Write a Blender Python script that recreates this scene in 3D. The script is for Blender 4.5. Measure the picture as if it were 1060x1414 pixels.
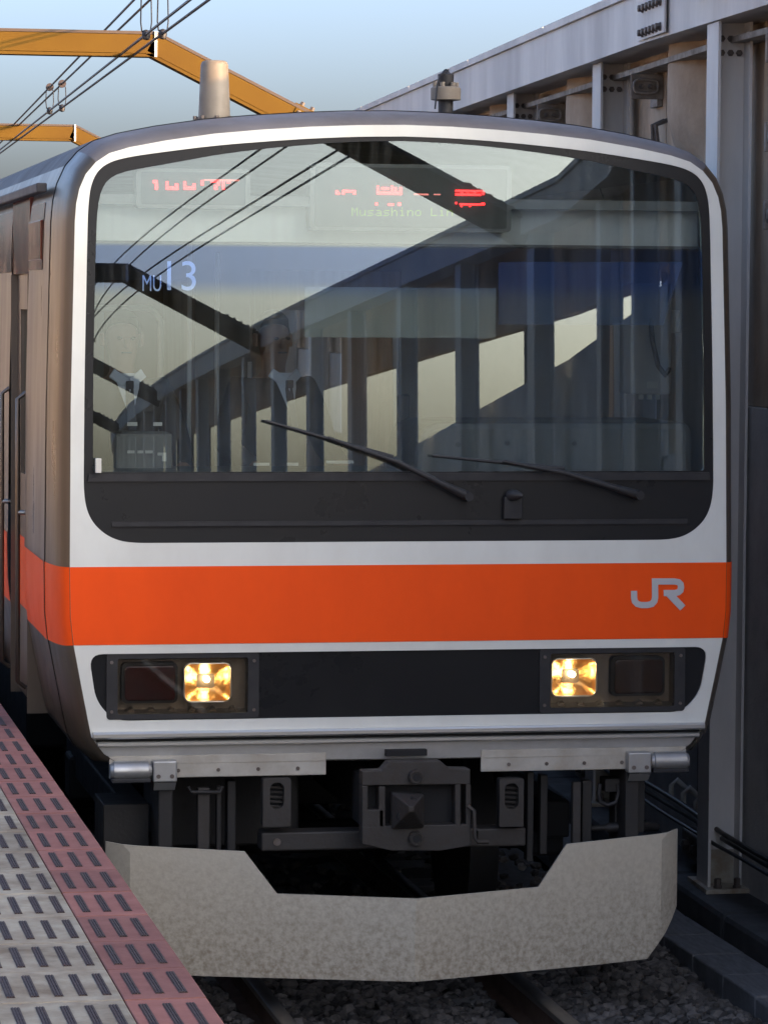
import bpy, math, random
import numpy as np
from mathutils import Vector, Matrix
from mathutils.geometry import delaunay_2d_cdt
R = math.radians
random.seed(7); rng = np.random.default_rng(7)
for o in list(bpy.data.objects): bpy.data.objects.remove(o)
S = bpy.context.scene; COL = S.collection

# ------------------------------------------------------------------ camera
CAM = Vector((-2.82, -14.24, 2.90)); YAW, PITCH, ROLL = 0.189447, 0.060043, 0.0070
fw = Vector((math.sin(YAW)*math.cos(PITCH), math.cos(YAW)*math.cos(PITCH), -math.sin(PITCH)))
r0 = Vector((math.cos(YAW), -math.sin(YAW), 0)); u0 = r0.cross(fw)
rt = r0*math.cos(ROLL)+u0*math.sin(ROLL); up = u0*math.cos(ROLL)-r0*math.sin(ROLL)
cd = bpy.data.cameras.new('camera'); cam = bpy.data.objects.new('camera', cd); COL.objects.link(cam)
cam.matrix_world = Matrix.Translation(CAM) @ Matrix((rt, up, -fw)).transposed().to_4x4()
cd.sensor_fit = 'VERTICAL'; cd.sensor_height = 36; cd.lens = 4800/1414*36
cd.clip_start = .1; cd.clip_end = 3000
S.camera = cam

# ------------------------------------------------------------------ light
SUN_EL, SUN_AZ = R(12), R(131)          # azimuth clockwise from +Y: behind the viewer, to the right
W = bpy.data.worlds.new('World'); S.world = W; W.use_nodes = True
nt = W.node_tree; bg = nt.nodes['Background']; sk = nt.nodes.new('ShaderNodeTexSky')
sk.sky_type = 'NISHITA'; sk.sun_disc = False; sk.sun_elevation = SUN_EL; sk.sun_rotation = SUN_AZ
sk.air_density = .48; sk.dust_density = 5.4; sk.ozone_density = 1.1
nt.links.new(sk.outputs[0], bg.inputs[0]); bg.inputs[1].default_value = .15
sl = bpy.data.lights.new('sun', 'SUN'); sl.energy = 2.0; sl.angle = R(.6); sl.color = (1, .56, .24)
so = bpy.data.objects.new('sun', sl); COL.objects.link(so)
sd = Vector((math.sin(SUN_AZ)*math.cos(SUN_EL), math.cos(SUN_AZ)*math.cos(SUN_EL), math.sin(SUN_EL)))
so.rotation_euler = sd.to_track_quat('Z', 'Y').to_euler(); so.location = (0, 0, 30)
S.view_settings.view_transform = 'Standard'; S.view_settings.look = 'None'
S.view_settings.exposure = 2.3; S.view_settings.gamma = 1
S.render.engine = 'CYCLES'
S.cycles.transparent_max_bounces = 16

# ------------------------------------------------------------------ helpers
def ray(u, v): return fw + rt*((u-530)/4800) - up*((v-707)/4800)
def at(u, v, Y):                     # a point of the photograph, on the plane y = Y
    d = ray(u, v); return CAM + d*((Y-CAM.y)/d.y)
def atx(u, v, X):
    d = ray(u, v); return CAM + d*((X-CAM.x)/d.x)
def atz(u, v, Z):
    d = ray(u, v); return CAM + d*((Z-CAM.z)/d.z)

MATS = {}
def mat(name, col, rough=.5, metal=0., dirt=None, damt=0., dscale=4., bump=0., bscale=60., emit=None, estr=0., spec=.5, coat=0., var=.0, streak=None, hgrad=None, rand=0):
    m = bpy.data.materials.new(name); MATS[name] = m; m.use_nodes = True
    n = m.node_tree.nodes; l = m.node_tree.links; b = n['Principled BSDF']
    b.inputs['Base Color'].default_value = (*col, 1); b.inputs['Roughness'].default_value = rough
    b.inputs['Metallic'].default_value = metal; b.inputs['Specular IOR Level'].default_value = spec
    b.inputs['Coat Weight'].default_value = coat
    tc = n.new('ShaderNodeTexCoord'); out = None
    if dirt is not None or var:
        nz = n.new('ShaderNodeTexNoise'); nz.inputs['Scale'].default_value = dscale; nz.inputs['Detail'].default_value = 8
        nz.inputs['Roughness'].default_value = .65
        mp = n.new('ShaderNodeMapping'); l.new(tc.outputs['Object'], mp.inputs[0]); l.new(mp.outputs[0], nz.inputs['Vector'])
        if streak: mp.inputs['Scale'].default_value = streak
        rp = n.new('ShaderNodeValToRGB'); l.new(nz.outputs[0], rp.inputs[0])
        rp.color_ramp.elements[0].position = .38; rp.color_ramp.elements[1].position = .68
        mx = n.new('ShaderNodeMix'); mx.data_type = 'RGBA'
        mx.inputs[6].default_value = (*col, 1); mx.inputs[7].default_value = (*(dirt or [c*.6 for c in col]), 1)
        ml = n.new('ShaderNodeMath'); ml.operation = 'MULTIPLY'; l.new(rp.outputs[0], ml.inputs[0]); ml.inputs[1].default_value = damt or var
        l.new(ml.outputs[0], mx.inputs[0]); l.new(mx.outputs[2], b.inputs['Base Color'])
        if hgrad:                     # grime that settles towards one height (z0 clean, z1 dirty)
            sp = n.new('ShaderNodeSeparateXYZ'); l.new(tc.outputs['Object'], sp.inputs[0])
            mr = n.new('ShaderNodeMapRange'); l.new(sp.outputs[2], mr.inputs[0])
            mr.inputs[1].default_value = hgrad[0]; mr.inputs[2].default_value = hgrad[1]; mr.inputs[3].default_value = .22; mr.inputs[4].default_value = 1.5
            m2 = n.new('ShaderNodeMath'); m2.operation = 'MULTIPLY'; m2.use_clamp = True
            l.new(ml.outputs[0], m2.inputs[0]); l.new(mr.outputs[0], m2.inputs[1]); l.new(m2.outputs[0], mx.inputs[0])
        rr = n.new('ShaderNodeMapRange'); l.new(nz.outputs[0], rr.inputs[0])
        rr.inputs[1].default_value = .3; rr.inputs[2].default_value = .7
        rr.inputs[3].default_value = max(.03, rough-.08); rr.inputs[4].default_value = min(1, rough+.12)
        l.new(rr.outputs[0], b.inputs['Roughness'])
    if bump:
        nb = n.new('ShaderNodeTexNoise'); nb.inputs['Scale'].default_value = bscale; nb.inputs['Detail'].default_value = 5
        l.new(tc.outputs['Object'], nb.inputs['Vector'])
        bp = n.new('ShaderNodeBump'); bp.inputs['Strength'].default_value = bump; bp.inputs['Distance'].default_value = .01
        l.new(nb.outputs[0], bp.inputs['Height']); l.new(bp.outputs[0], b.inputs['Normal'])
    if rand:
        oi = n.new('ShaderNodeObjectInfo'); mr_ = n.new('ShaderNodeMapRange'); l.new(oi.outputs['Random'], mr_.inputs[0])
        mr_.inputs[3].default_value = 1-rand; mr_.inputs[4].default_value = 1+rand*.6
        vm = n.new('ShaderNodeVectorMath'); vm.operation = 'SCALE'; src = b.inputs['Base Color'].links[0].from_socket
        l.new(src, vm.inputs[0]); l.new(mr_.outputs[0], vm.inputs['Scale']); l.new(vm.outputs[0], b.inputs['Base Color'])
        l.new(oi.outputs['Location'], mp.inputs[1])
    if emit:
        b.inputs['Emission Color'].default_value = (*emit, 1); b.inputs['Emission Strength'].default_value = estr
    return m

def glassmat(name, tint, refl, rough=0.0, gcol=(.93, .97, .95)):
    m = bpy.data.materials.new(name); MATS[name] = m; m.use_nodes = True
    n = m.node_tree.nodes; l = m.node_tree.links; n.remove(n['Principled BSDF'])
    t = n.new('ShaderNodeBsdfTransparent'); t.inputs[0].default_value = (*tint, 1)
    g = n.new('ShaderNodeBsdfGlossy'); g.inputs['Roughness'].default_value = rough; g.inputs[0].default_value = (*gcol, 1)
    fr = n.new('ShaderNodeFresnel'); fr.inputs[0].default_value = 1.45
    ad = n.new('ShaderNodeMath'); ad.operation = 'ADD'; ad.use_clamp = True; ad.inputs[1].default_value = refl; l.new(fr.outputs[0], ad.inputs[0])
    mx = n.new('ShaderNodeMixShader'); l.new(ad.outputs[0], mx.inputs[0]); l.new(t.outputs[0], mx.inputs[1]); l.new(g.outputs[0], mx.inputs[2])
    l.new(mx.outputs[0], n['Material Output'].inputs[0])
    return m

mat('white', (.71, .73, .68), .38, dirt=(.50, .48, .42), damt=.32, dscale=2.6, streak=(1.3, 1, .6), bump=.03, bscale=30, coat=.15)
mat('orange', (.92, .088, .006), .42, dirt=(.74, .07, .008), damt=.4, dscale=3, streak=(1.3, 1, .6), bump=.03, bscale=40, spec=.15)
mat('black', (.010, .011, .013), .3, spec=.25, var=.15, dscale=2)
mat('blackmatt', (.016, .016, .018), .6, var=.4, dscale=12)
mat('rubber', (.02, .02, .022), .55)
mat('roofgrey', (.13, .125, .135), .55, dirt=(.07, .065, .065), damt=.6, dscale=3)
mat('roofdark', (.06, .056, .056), .6, var=.4, dscale=3)
mat('fairing', (.135, .115, .092), .3, .65, dirt=(.11, .085, .06), damt=.5, dscale=3, streak=(2, 2, .35))
mat('steel', (.17, .145, .125), .34, 1, dirt=(.13, .11, .09), damt=.3, dscale=3, streak=(1, 1, .2))
mat('bumper', (.55, .55, .53), .28, .8)
mat('apron', (.46, .47, .47), .35, .7, dirt=(.25, .23, .2), damt=.5, dscale=4)
mat('cream', (.48, .46, .40), .6, dirt=(.27, .22, .16), damt=.6, dscale=6, bump=.05)
mat('skirt', (.58, .525, .415), .65, dirt=(.20, .135, .075), damt=.5, dscale=44, bump=.12, bscale=70, hgrad=(.62, .1))
mat('antenna', (.20, .175, .14), .55, dirt=(.11, .09, .07), damt=.6, dscale=8)
mat('under', (.014, .0135, .0135), .6, dirt=(.03, .025, .02), damt=.6, dscale=9, bump=.1)
mat('coupler', (.045, .041, .038), .6, .2, dirt=(.05, .04, .03), damt=.7, dscale=14, bump=.15)
mat('dark', (.012, .012, .013), .8)
mat('chrome', (.66, .42, .18), .30, 1, bump=.5, bscale=28)
mat('flute', (.7, .45, .2), .12, 1)
mat('redlens', (.035, .006, .006), .15, coat=.5)
mat('amberlens', (.028, .012, .008), .15, coat=.5)
mat('housing', (.20, .165, .13), .4, .3, var=.5, dscale=14)
mat('bulb', (1, 1, 1), emit=(1, .78, .45), estr=6)
mat('ledred', (.3, 0, 0), emit=(1, .015, .015), estr=2.0)
mat('ledpink', (.3, 0, 0), emit=(1, .35, .3), estr=.22)
mat('ledgreen', (.1, .2, 0), emit=(.55, .75, .12), estr=.07)
mat('logo', (.47, .48, .50), .4, .2)
mat('interior', (.16, .165, .16), .7, var=.3)
mat('interiorlight', (.50, .51, .48), .6)
mat('header', (.42, .44, .43), .6, var=.15)
mat('console', (.055, .062, .062), .55, var=.3)
mat('boxgrey', (.42, .44, .43), .5, var=.3)
mat('suit', (.020, .021, .026), .8); mat('shirt', (.42, .47, .54), .8); mat('tie', (.04, .045, .06), .7)
mat('skin', (.20, .12, .085), .6); mat('hair', (.012, .01, .009), .7)
mat('lettering', (.75, .85, .95), .5, emit=(.35, .5, .75), estr=.0)
mat('visorblue', (.15, .32, .62), .4)
mat('sidefilm', (.12, .014, .007), .14, var=.4, dscale=3)
mat('paint', (.66, .64, .615), .45, dirt=(.25, .24, .23), damt=.4, dscale=1.6, streak=(1, 1, .3), bump=.04, bscale=25)
mat('postbase', (.42, .40, .34), .6, dirt=(.22, .13, .06), damt=.8, dscale=8)
mat('panel', (.52, .40, .29), .85, dirt=(.26, .185, .125), damt=.8, dscale=2.2, streak=(1, 1, .5), bump=.3, bscale=40)
mat('panelgrey', (.58, .57, .55), .75, dirt=(.15, .155, .17), damt=.5, dscale=2, bump=.35, bscale=90)
mat('farwall', (.17, .135, .10), .85, dirt=(.11, .085, .06), damt=.7, dscale=2, bump=.2)
mat('clamp', (.30, .27, .24), .6, .2, dirt=(.10, .07, .05), damt=.7, dscale=12, bump=.1)
mat('boltm', (.16, .14, .13), .5, .5, dirt=(.08, .05, .03), damt=.6, dscale=20)
mat('strut', (.10, .055, .009), .75, spec=.08, dirt=(.075, .038, .012), damt=.5, dscale=1.4, bump=.05)
mat('strutflange', (.05, .031, .023), .6)
mat('wire', (.03, .028, .03), .5, .3)
mat('insul', (.035, .022, .02), .35)
mat('pinktile', (.31, .125, .095), .75, dirt=(.22, .085, .07), damt=.7, dscale=7, bump=.1, bscale=80, rand=.22)
mat('greytile', (.42, .375, .285), .8, dirt=(.17, .125, .08), damt=.85, dscale=5, bump=.12, bscale=80, rand=.22)
mat('grip', (.055, .033, .027), .6, var=.4, dscale=30)
mat('slab', (.30, .295, .28), .85, var=.5, dscale=3, bump=.1)
mat('grout', (.16, .14, .13), .9)
mat('ballastbed', (.065, .058, .052), .95, var=.6, dscale=9, bump=.5, bscale=40)
mat('stone', (.12, .108, .098), .9, dirt=(.05, .045, .04), damt=.9, dscale=9, bump=.2)
mat('rail', (.10, .055, .035), .7, .2, var=.5, dscale=9); mat('railhead', (.30, .28, .26), .38, 1, var=.4)
mat('sleeper', (.20, .19, .175), .9, var=.5, dscale=8)
mat('trough', (.17, .17, .175), .9, dirt=(.09, .09, .09), damt=.8, dscale=6, streak=(6, 1, 1), bump=.3, bscale=50)
mat('kerb', (.055, .058, .062), .8, dirt=(.03, .03, .03), damt=.6, dscale=5, bump=.2)
mat('ground', (.11, .105, .095), .95, var=.5, dscale=2)
mat('cable', (.015, .015, .017), .45)
mat('whitecap', (.65, .64, .58), .5)
mat('leaf', (.05, .08, .03), .8); mat('bark', (.10, .07, .05), .9)
glassmat('screen', (.90, .93, .92), .04, 0.0, (.76, .90, .98))
m = MATS['screen']; n = m.node_tree.nodes; l = m.node_tree.links
o_ = n['Material Output']; src = o_.inputs[0].links[0].from_socket
df = n.new('ShaderNodeBsdfDiffuse'); df.inputs[0].default_value = (.55, .56, .52, 1)
tc = n.new('ShaderNodeTexCoord')
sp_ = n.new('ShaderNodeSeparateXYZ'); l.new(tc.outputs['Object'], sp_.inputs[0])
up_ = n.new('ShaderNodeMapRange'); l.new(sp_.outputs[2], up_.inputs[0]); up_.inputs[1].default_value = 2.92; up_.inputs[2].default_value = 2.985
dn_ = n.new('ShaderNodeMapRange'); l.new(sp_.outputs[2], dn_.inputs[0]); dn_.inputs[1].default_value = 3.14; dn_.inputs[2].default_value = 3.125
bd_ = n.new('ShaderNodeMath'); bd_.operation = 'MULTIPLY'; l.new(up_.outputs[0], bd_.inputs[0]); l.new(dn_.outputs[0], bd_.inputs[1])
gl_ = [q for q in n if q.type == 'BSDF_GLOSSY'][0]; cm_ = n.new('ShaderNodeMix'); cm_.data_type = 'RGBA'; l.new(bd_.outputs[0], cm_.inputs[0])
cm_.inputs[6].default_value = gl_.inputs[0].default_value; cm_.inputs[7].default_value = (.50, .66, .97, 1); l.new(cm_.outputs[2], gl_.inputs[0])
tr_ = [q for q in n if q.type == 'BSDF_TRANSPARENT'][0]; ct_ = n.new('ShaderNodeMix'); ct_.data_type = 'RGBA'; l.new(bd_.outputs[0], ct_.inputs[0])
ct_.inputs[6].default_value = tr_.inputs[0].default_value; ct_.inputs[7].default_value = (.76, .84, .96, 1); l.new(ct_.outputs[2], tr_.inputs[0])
mp = n.new('ShaderNodeMapping'); mp.inputs['Scale'].default_value = (14, 1, .7); l.new(tc.outputs['Object'], mp.inputs[0])
nz = n.new('ShaderNodeTexNoise'); nz.inputs['Scale'].default_value = 1.6; nz.inputs['Detail'].default_value = 9; l.new(mp.outputs[0], nz.inputs['Vector'])
nz2 = n.new('ShaderNodeTexNoise'); nz2.inputs['Scale'].default_value = 90; nz2.inputs['Detail'].default_value = 2; l.new(tc.outputs['Object'], nz2.inputs['Vector'])
r1 = n.new('ShaderNodeMapRange'); l.new(nz.outputs[0], r1.inputs[0]); r1.inputs[1].default_value = .42; r1.inputs[2].default_value = .75; r1.inputs[3].default_value = .004; r1.inputs[4].default_value = .032
r2 = n.new('ShaderNodeMapRange'); l.new(nz2.outputs[0], r2.inputs[0]); r2.inputs[1].default_value = .72; r2.inputs[2].default_value = .78; r2.inputs[3].default_value = 0; r2.inputs[4].default_value = .06
ad = n.new('ShaderNodeMath'); ad.operation = 'ADD'; l.new(r1.outputs[0], ad.inputs[0]); l.new(r2.outputs[0], ad.inputs[1])
mx = n.new('ShaderNodeMixShader'); l.new(ad.outputs[0], mx.inputs[0]); l.new(src, mx.inputs[1]); l.new(df.outputs[0], mx.inputs[2]); l.new(mx.outputs[0], o_.inputs[0])
glassmat('coverglass', (.92, .9, .86), -.01)
glassmat('sideglass', (.8, .82, .8), .06)

def filmmat(name, col, tint, fac):
    m = bpy.data.materials.new(name); MATS[name] = m; m.use_nodes = True
    n = m.node_tree.nodes; l = m.node_tree.links; n.remove(n['Principled BSDF'])
    t = n.new('ShaderNodeBsdfTransparent'); t.inputs[0].default_value = (*tint, 1)
    d = n.new('ShaderNodeBsdfDiffuse'); d.inputs[0].default_value = (*col, 1)
    mx = n.new('ShaderNodeMixShader'); mx.inputs[0].default_value = fac; l.new(t.outputs[0], mx.inputs[1]); l.new(d.outputs[0], mx.inputs[2])
    l.new(mx.outputs[0], n['Material Output'].inputs[0]); return m
filmmat('visor', (.50, .54, .50), (.7, .75, .75), .35)
filmmat('bluevisor', (.12, .18, .28), (.6, .7, .88), .30)
WL = {}
def tag(o, label=None, cat=None, group=None, kind=None):
    if label: o['label'] = label
    if cat: o['category'] = cat
    if group: o['group'] = group
    if kind: o['kind'] = kind
    return o
def thing(name, label, cat, loc=(0, 0, 0), group=None):
    o = bpy.data.objects.new(name, None); COL.objects.link(o); o.location = loc; WL[o.name] = Vector(loc)
    o.empty_display_size = .1
    return tag(o, label, cat, group)
def wl(o): return WL.get(o.name, Vector((0, 0, 0))) if o else Vector((0, 0, 0))
def link(name, me, m, parent=None, smooth=None):
    o = bpy.data.objects.new(name, me); COL.objects.link(o)
    if m: me.materials.append(MATS[m])
    if parent: o.parent = parent
    WL[o.name] = wl(parent)
    if smooth is not None:
        me.shade_smooth(); me.set_sharp_from_angle(angle=R(smooth))
    return o
def inst(src, parent, name=None):                 # a copy sharing mesh data
    c = src.copy(); COL.objects.link(c); c.parent = parent; WL[c.name] = wl(parent); return c

class MB:
    def __init__(s): s.v = []; s.f = []
    def add(s, vs, fs):
        k = len(s.v); s.v += [tuple(p) for p in vs]; s.f += [tuple(i+k for i in f) for f in fs]; return s
    def box(s, a, b):
        x0, y0, z0 = a; x1, y1, z1 = b
        return s.add([(x0,y0,z0),(x1,y0,z0),(x1,y1,z0),(x0,y1,z0),(x0,y0,z1),(x1,y0,z1),(x1,y1,z1),(x0,y1,z1)],
                     [(0,3,2,1),(4,5,6,7),(0,1,5,4),(1,2,6,5),(2,3,7,6),(3,0,4,7)])
    def obox(s, c, ax, ay, az):                  # oriented box: centre, three half-vectors
        c, ax, ay, az = map(Vector, (c, ax, ay, az)); vs = []
        for k in (-1, 1):
            for i, j in ((-1,-1),(1,-1),(1,1),(-1,1)): vs.append(c+ax*i+ay*j+az*k)
        return s.add(vs, [(0,3,2,1),(4,5,6,7),(0,1,5,4),(1,2,6,5),(2,3,7,6),(3,0,4,7)])
    def tube(s, pts, r, n=8, caps=True):
        pts = [Vector(p) for p in pts]; rs = r if isinstance(r, (list, tuple)) else [r]*len(pts); vs = []
        ref = None
        for i, p in enumerate(pts):
            d = (pts[min(i+1, len(pts)-1)]-pts[max(i-1, 0)]).normalized()
            if ref is None: ref = d.orthogonal().normalized()
            ref = (ref-d*ref.dot(d)).normalized(); b = d.cross(ref)
            for k in range(n):
                a = 2*math.pi*k/n; vs.append(p+(ref*math.cos(a)+b*math.sin(a))*rs[i])
        fs = []
        for i in range(len(pts)-1):
            for k in range(n): fs.append((i*n+k, i*n+(k+1) % n, (i+1)*n+(k+1) % n, (i+1)*n+k))
        if caps: fs += [tuple(range(n))[::-1], tuple(range((len(pts)-1)*n, len(pts)*n))]
        return s.add(vs, fs)
    def prism(s, poly, y0, y1):                  # poly in x,z counter-clockwise seen from -y; extruded along y
        n = len(poly); vs = [(x, y0, z) for x, z in poly]+[(x, y1, z) for x, z in poly]
        fs = [tuple(range(n)), tuple(range(n, 2*n))[::-1]]
        for i in range(n): j = (i+1) % n; fs.append((j, i, n+i, n+j))
        return s.add(vs, fs)
    def lathe(s, prof, c=(0, 0, 0), n=20):       # prof: (radius, z)
        vs = [(c[0]+r*math.cos(2*math.pi*k/n), c[1]+r*math.sin(2*math.pi*k/n), c[2]+z) for r, z in prof for k in range(n)]
        fs = [(i*n+k, i*n+(k+1) % n, (i+1)*n+(k+1) % n, (i+1)*n+k) for i in range(len(prof)-1) for k in range(n)]
        fs += [tuple(range(n))[::-1], tuple(range((len(prof)-1)*n, len(prof)*n))]
        return s.add(vs, fs)
    def build(s, name, m, parent=None, smooth=None, bevel=0):
        me = bpy.data.meshes.new(name); o = wl(parent)
        me.from_pydata([(v[0]-o.x, v[1]-o.y, v[2]-o.z) for v in s.v], [], s.f); me.update()
        ob = link(name, me, m, parent, smooth)
        if bevel:
            b = ob.modifiers.new('bevel', 'BEVEL'); b.width = bevel; b.segments = 2; b.limit_method = 'ANGLE'; b.angle_limit = R(40)
        return ob

def rrect(x0, z0, x1, z1, r, n=6):               # rounded rectangle, CCW in (x, z)
    p = []
    for cx, cz, a0 in ((x1-r, z0+r, -90), (x1-r, z1-r, 0), (x0+r, z1-r, 90), (x0+r, z0+r, 180)):
        for k in range(n+1):
            a = R(a0+90*k/n); p.append((cx+r*math.cos(a), cz+r*math.sin(a)))
    return p
def fillet(poly, rad, n=6):
    out = []; N = len(poly)
    for i in range(N):
        p = Vector(poly[i]); a = Vector(poly[i-1]); b = Vector(poly[(i+1) % N]); r = rad[i] if isinstance(rad, (list, tuple)) else rad
        if r <= 0: out.append(tuple(p)); continue
        da = (a-p).normalized(); db = (b-p).normalized(); r = min(r, (a-p).length*.48, (b-p).length*.48)
        p0 = p+da*r; p1 = p+db*r
        for k in range(n+1):
            t = k/n; out.append(tuple(p0*(1-t)**2+p*2*t*(1-t)+p1*t*t))
    return out
def inside(x, z, poly):
    c = False; j = len(poly)-1
    for i in range(len(poly)):
        xi, zi = poly[i]; xj, zj = poly[j]
        if (zi > z) != (zj > z) and x < (xj-xi)*(z-zi)/(zj-zi)+xi: c = not c
        j = i
    return c
def subdiv(poly, d):
    out = []
    for i in range(len(poly)):
        a = Vector(poly[i]); b = Vector(poly[(i+1) % len(poly)]); k = max(1, int((b-a).length/d))
        for j in range(k): out.append(tuple(a.lerp(b, j/k)))
    return out
def sheet(name, outer, holes, yf, m, parent, grid=.08, thick=.0, smooth=30, back=False):
    """a curved sheet over an outline in (x, z), y from yf; edges and holes folded back by thick"""
    loops = [subdiv(p, grid) for p in [outer]+list(holes)]; vs = []; es = []
    for lp in loops:
        k = len(vs); vs += [Vector(p) for p in lp]; es += [(k+i, k+(i+1) % len(lp)) for i in range(len(lp))]
    nb = len(vs)
    xs = [p[0] for p in loops[0]]; zs = [p[1] for p in loops[0]]
    P = np.array([tuple(v) for v in vs])
    for x in np.arange(min(xs)+grid/2, max(xs), grid):
        for z in np.arange(min(zs)+grid/2, max(zs), grid):
            if inside(x, z, loops[0]) and not any(inside(x, z, h) for h in loops[1:]) and ((P-(x, z))**2).sum(1).min() > (grid*.45)**2:
                vs.append(Vector((x, z)))
    ov, oe, of, orig, _, _ = delaunay_2d_cdt(vs, es, [], 0, 1e-6)
    idx = {}
    for i, lst in enumerate(orig):
        for q in lst: idx[q] = i
    F = []
    for f in of:
        c = sum((ov[i] for i in f), Vector((0, 0)))/len(f)
        if inside(c.x, c.y, loops[0]) and not any(inside(c.x, c.y, h) for h in loops[1:]): F.append(tuple(f))
    V = [(p.x, yf(p.x, p.y), p.y) for p in ov]; n0 = len(V)
    mb = MB()
    if thick:
        if back:
            V2 = [(x, y+thick, z) for x, y, z in V]; F2 = [tuple(i+n0 for i in f[::-1]) for f in F]; V += V2; F += F2
            k = 0
            for li, lp in enumerate(loops):
                n = len(lp)
                for i in range(n):
                    a, b = idx[k+i], idx[k+(i+1) % n]; F.append((b, a, a+n0, b+n0) )
                k += n
        else:
            k = 0
            for li, lp in enumerate(loops):
                n = len(lp); base = len(V)
                for i in range(n):
                    x, y, z = V[idx[k+i]]; V.append((x, y+thick, z))
                for i in range(n):
                    a, b = idx[k+i], idx[k+(i+1) % n]
                    F.append((b, a, base+i, base+(i+1) % n))
                k += n
    mb.add(V, F); return mb.build(name, m, parent, smooth)
def mirror(right):                               # right half from bottom centre up to top centre -> full CCW loop
    return right+[(-x, z) for x, z in right[::-1] if abs(x) > 1e-6]

# ------------------------------------------------------------------ ground and track bed
g = MB().add([(-400, -400, -.34), (400, -400, -.34), (400, 600, -.34), (-400, 600, -.34)], [(0, 1, 2, 3)]).build('ground', 'ground'); tag(g, kind='structure')
nx, ny = 60, 60
V = []; F = []
for j in range(ny+1):
    for i in range(nx+1):
        x = -1.55+3.3*i/nx; y = -9+26*j/ny
        z = -.17+.02*math.sin(x*9+y*3)+random.uniform(-.008, .008) - max(0, abs(x)-1.25)*.22
        V.append((x, y, z))
for j in range(ny):
    for i in range(nx):
        k = j*(nx+1)+i; F.append((k, k+1, k+nx+2, k+nx+1))
b = MB().add(V, F).build('ballast_bed', 'ballastbed', smooth=60); tag(b, kind='structure')
# loose stones
ico_v = []; t = (1+5**.5)/2
for a in (-1, 1):
    for c in (-t, t): ico_v += [(0, a, c), (a, c, 0), (c, 0, a)]
ico_v = np.array(ico_v)/math.sqrt(1+t*t)
from itertools import combinations
el = 2/math.sqrt(1+t*t); tri = []
for i, j, k in combinations(range(12), 3):
    if all(abs(np.linalg.norm(ico_v[p]-ico_v[q])-el) < 1e-3 for p, q in ((i, j), (j, k), (i, k))):
        nrm = np.cross(ico_v[j]-ico_v[i], ico_v[k]-ico_v[i]); tri.append((i, j, k) if nrm@ico_v[i] > 0 else (i, k, j))
tri = np.array(tri)
NS = 13500
vs = []; fs = []
for n in range(NS):
    near = n < 10500
    x = rng.uniform(-1.15, 1.72) if near else rng.uniform(-1.5, 1.72); y = rng.uniform(-1.6, 3.2) if near else rng.uniform(-6, 9)
    if abs(abs(x)-.566) < .075: continue
    z = -.17+.02*math.sin(x*9+y*3)-max(0, abs(x)-1.25)*.22+rng.uniform(-.004, .028)
    s = rng.uniform(.018, .036)*np.array([1, rng.uniform(.7, 1.3), rng.uniform(.6, .95)])
    p = ico_v*rng.uniform(.72, 1.2, (12, 1))*s
    a = rng.uniform(0, 6.28); q = rng.uniform(-.7, .7)
    c, d = math.cos(a), math.sin(a); p = p@np.array([[c, d, 0], [-d, c, 0], [0, 0, 1]])
    c, d = math.cos(q), math.sin(q); p = p@np.array([[1, 0, 0], [0, c, d], [0, -d, c]])
    fs.append(tri+12*len(vs)); vs.append(p+(x, y, z))
vs = np.concatenate(vs); fs = np.concatenate(fs)
me = bpy.data.meshes.new('ballast_stones'); me.from_pydata(vs.tolist(), [], fs.tolist())
at_ = me.attributes.new('tone', 'FLOAT', 'FACE'); at_.data.foreach_set('value', np.repeat(rng.uniform(.35, 1.6, len(fs)//20), 20).astype(np.float32))
st = link('ballast_stones', me, 'stone'); tag(st, 'loose dark grey ballast stones between and beside the rails', 'ballast', kind='stuff')
m = MATS['stone']; n = m.node_tree.nodes; l = m.node_tree.links; bs = n['Principled BSDF']
an = n.new('ShaderNodeAttribute'); an.attribute_name = 'tone'
src = bs.inputs['Base Color'].links[0].from_socket; vm = n.new('ShaderNodeVectorMath'); vm.operation = 'SCALE'
l.new(src, vm.inputs[0]); l.new(an.outputs['Fac'], vm.inputs['Scale']); l.new(vm.outputs[0], bs.inputs['Base Color'])
# sleepers
sm = None
for k in range(14):
    y = -2.4+k*.6
    if sm is None:
        sm = MB().prism([(-1.0, -.30), (1.0, -.30), (1.0, -.165), (.98, -.15), (.45, -.15), (.3, -.175), (-.3, -.175), (-.45, -.15), (-.98, -.15), (-1.0, -.165)], -.12, .12).build('sleeper', 'sleeper', bevel=.008)
        o = sm
    else: o = inst(sm, None)
    o.location = (0, y, 0); tag(o, 'concrete sleeper sunk in the ballast under the train', 'sleeper', 'sleepers under the train')
for sx, lab in ((-1, 'left'), (1, 'right')):
    c = sx*.566
    t = thing('rail', 'rusty steel rail under the train, %s one of the pair' % lab, 'rail', (c, 0, -.153))
    MB().prism([(c-.061, -.152), (c+.061, -.152), (c+.061, -.142), (c+.012, -.13), (c+.010, -.04), (c+.03, -.032), (c-.03, -.032), (c-.010, -.04), (c-.012, -.13), (c-.061, -.142)], -30, 40).build('rail_web', 'rail', t)
    MB().prism([(c-.032, -.0315), (c+.032, -.0315), (c+.032, -.008), (c+.022, 0), (c-.022, 0), (c-.032, -.008)], -30, 40).build('rail_head', 'railhead', t, smooth=50)

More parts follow.
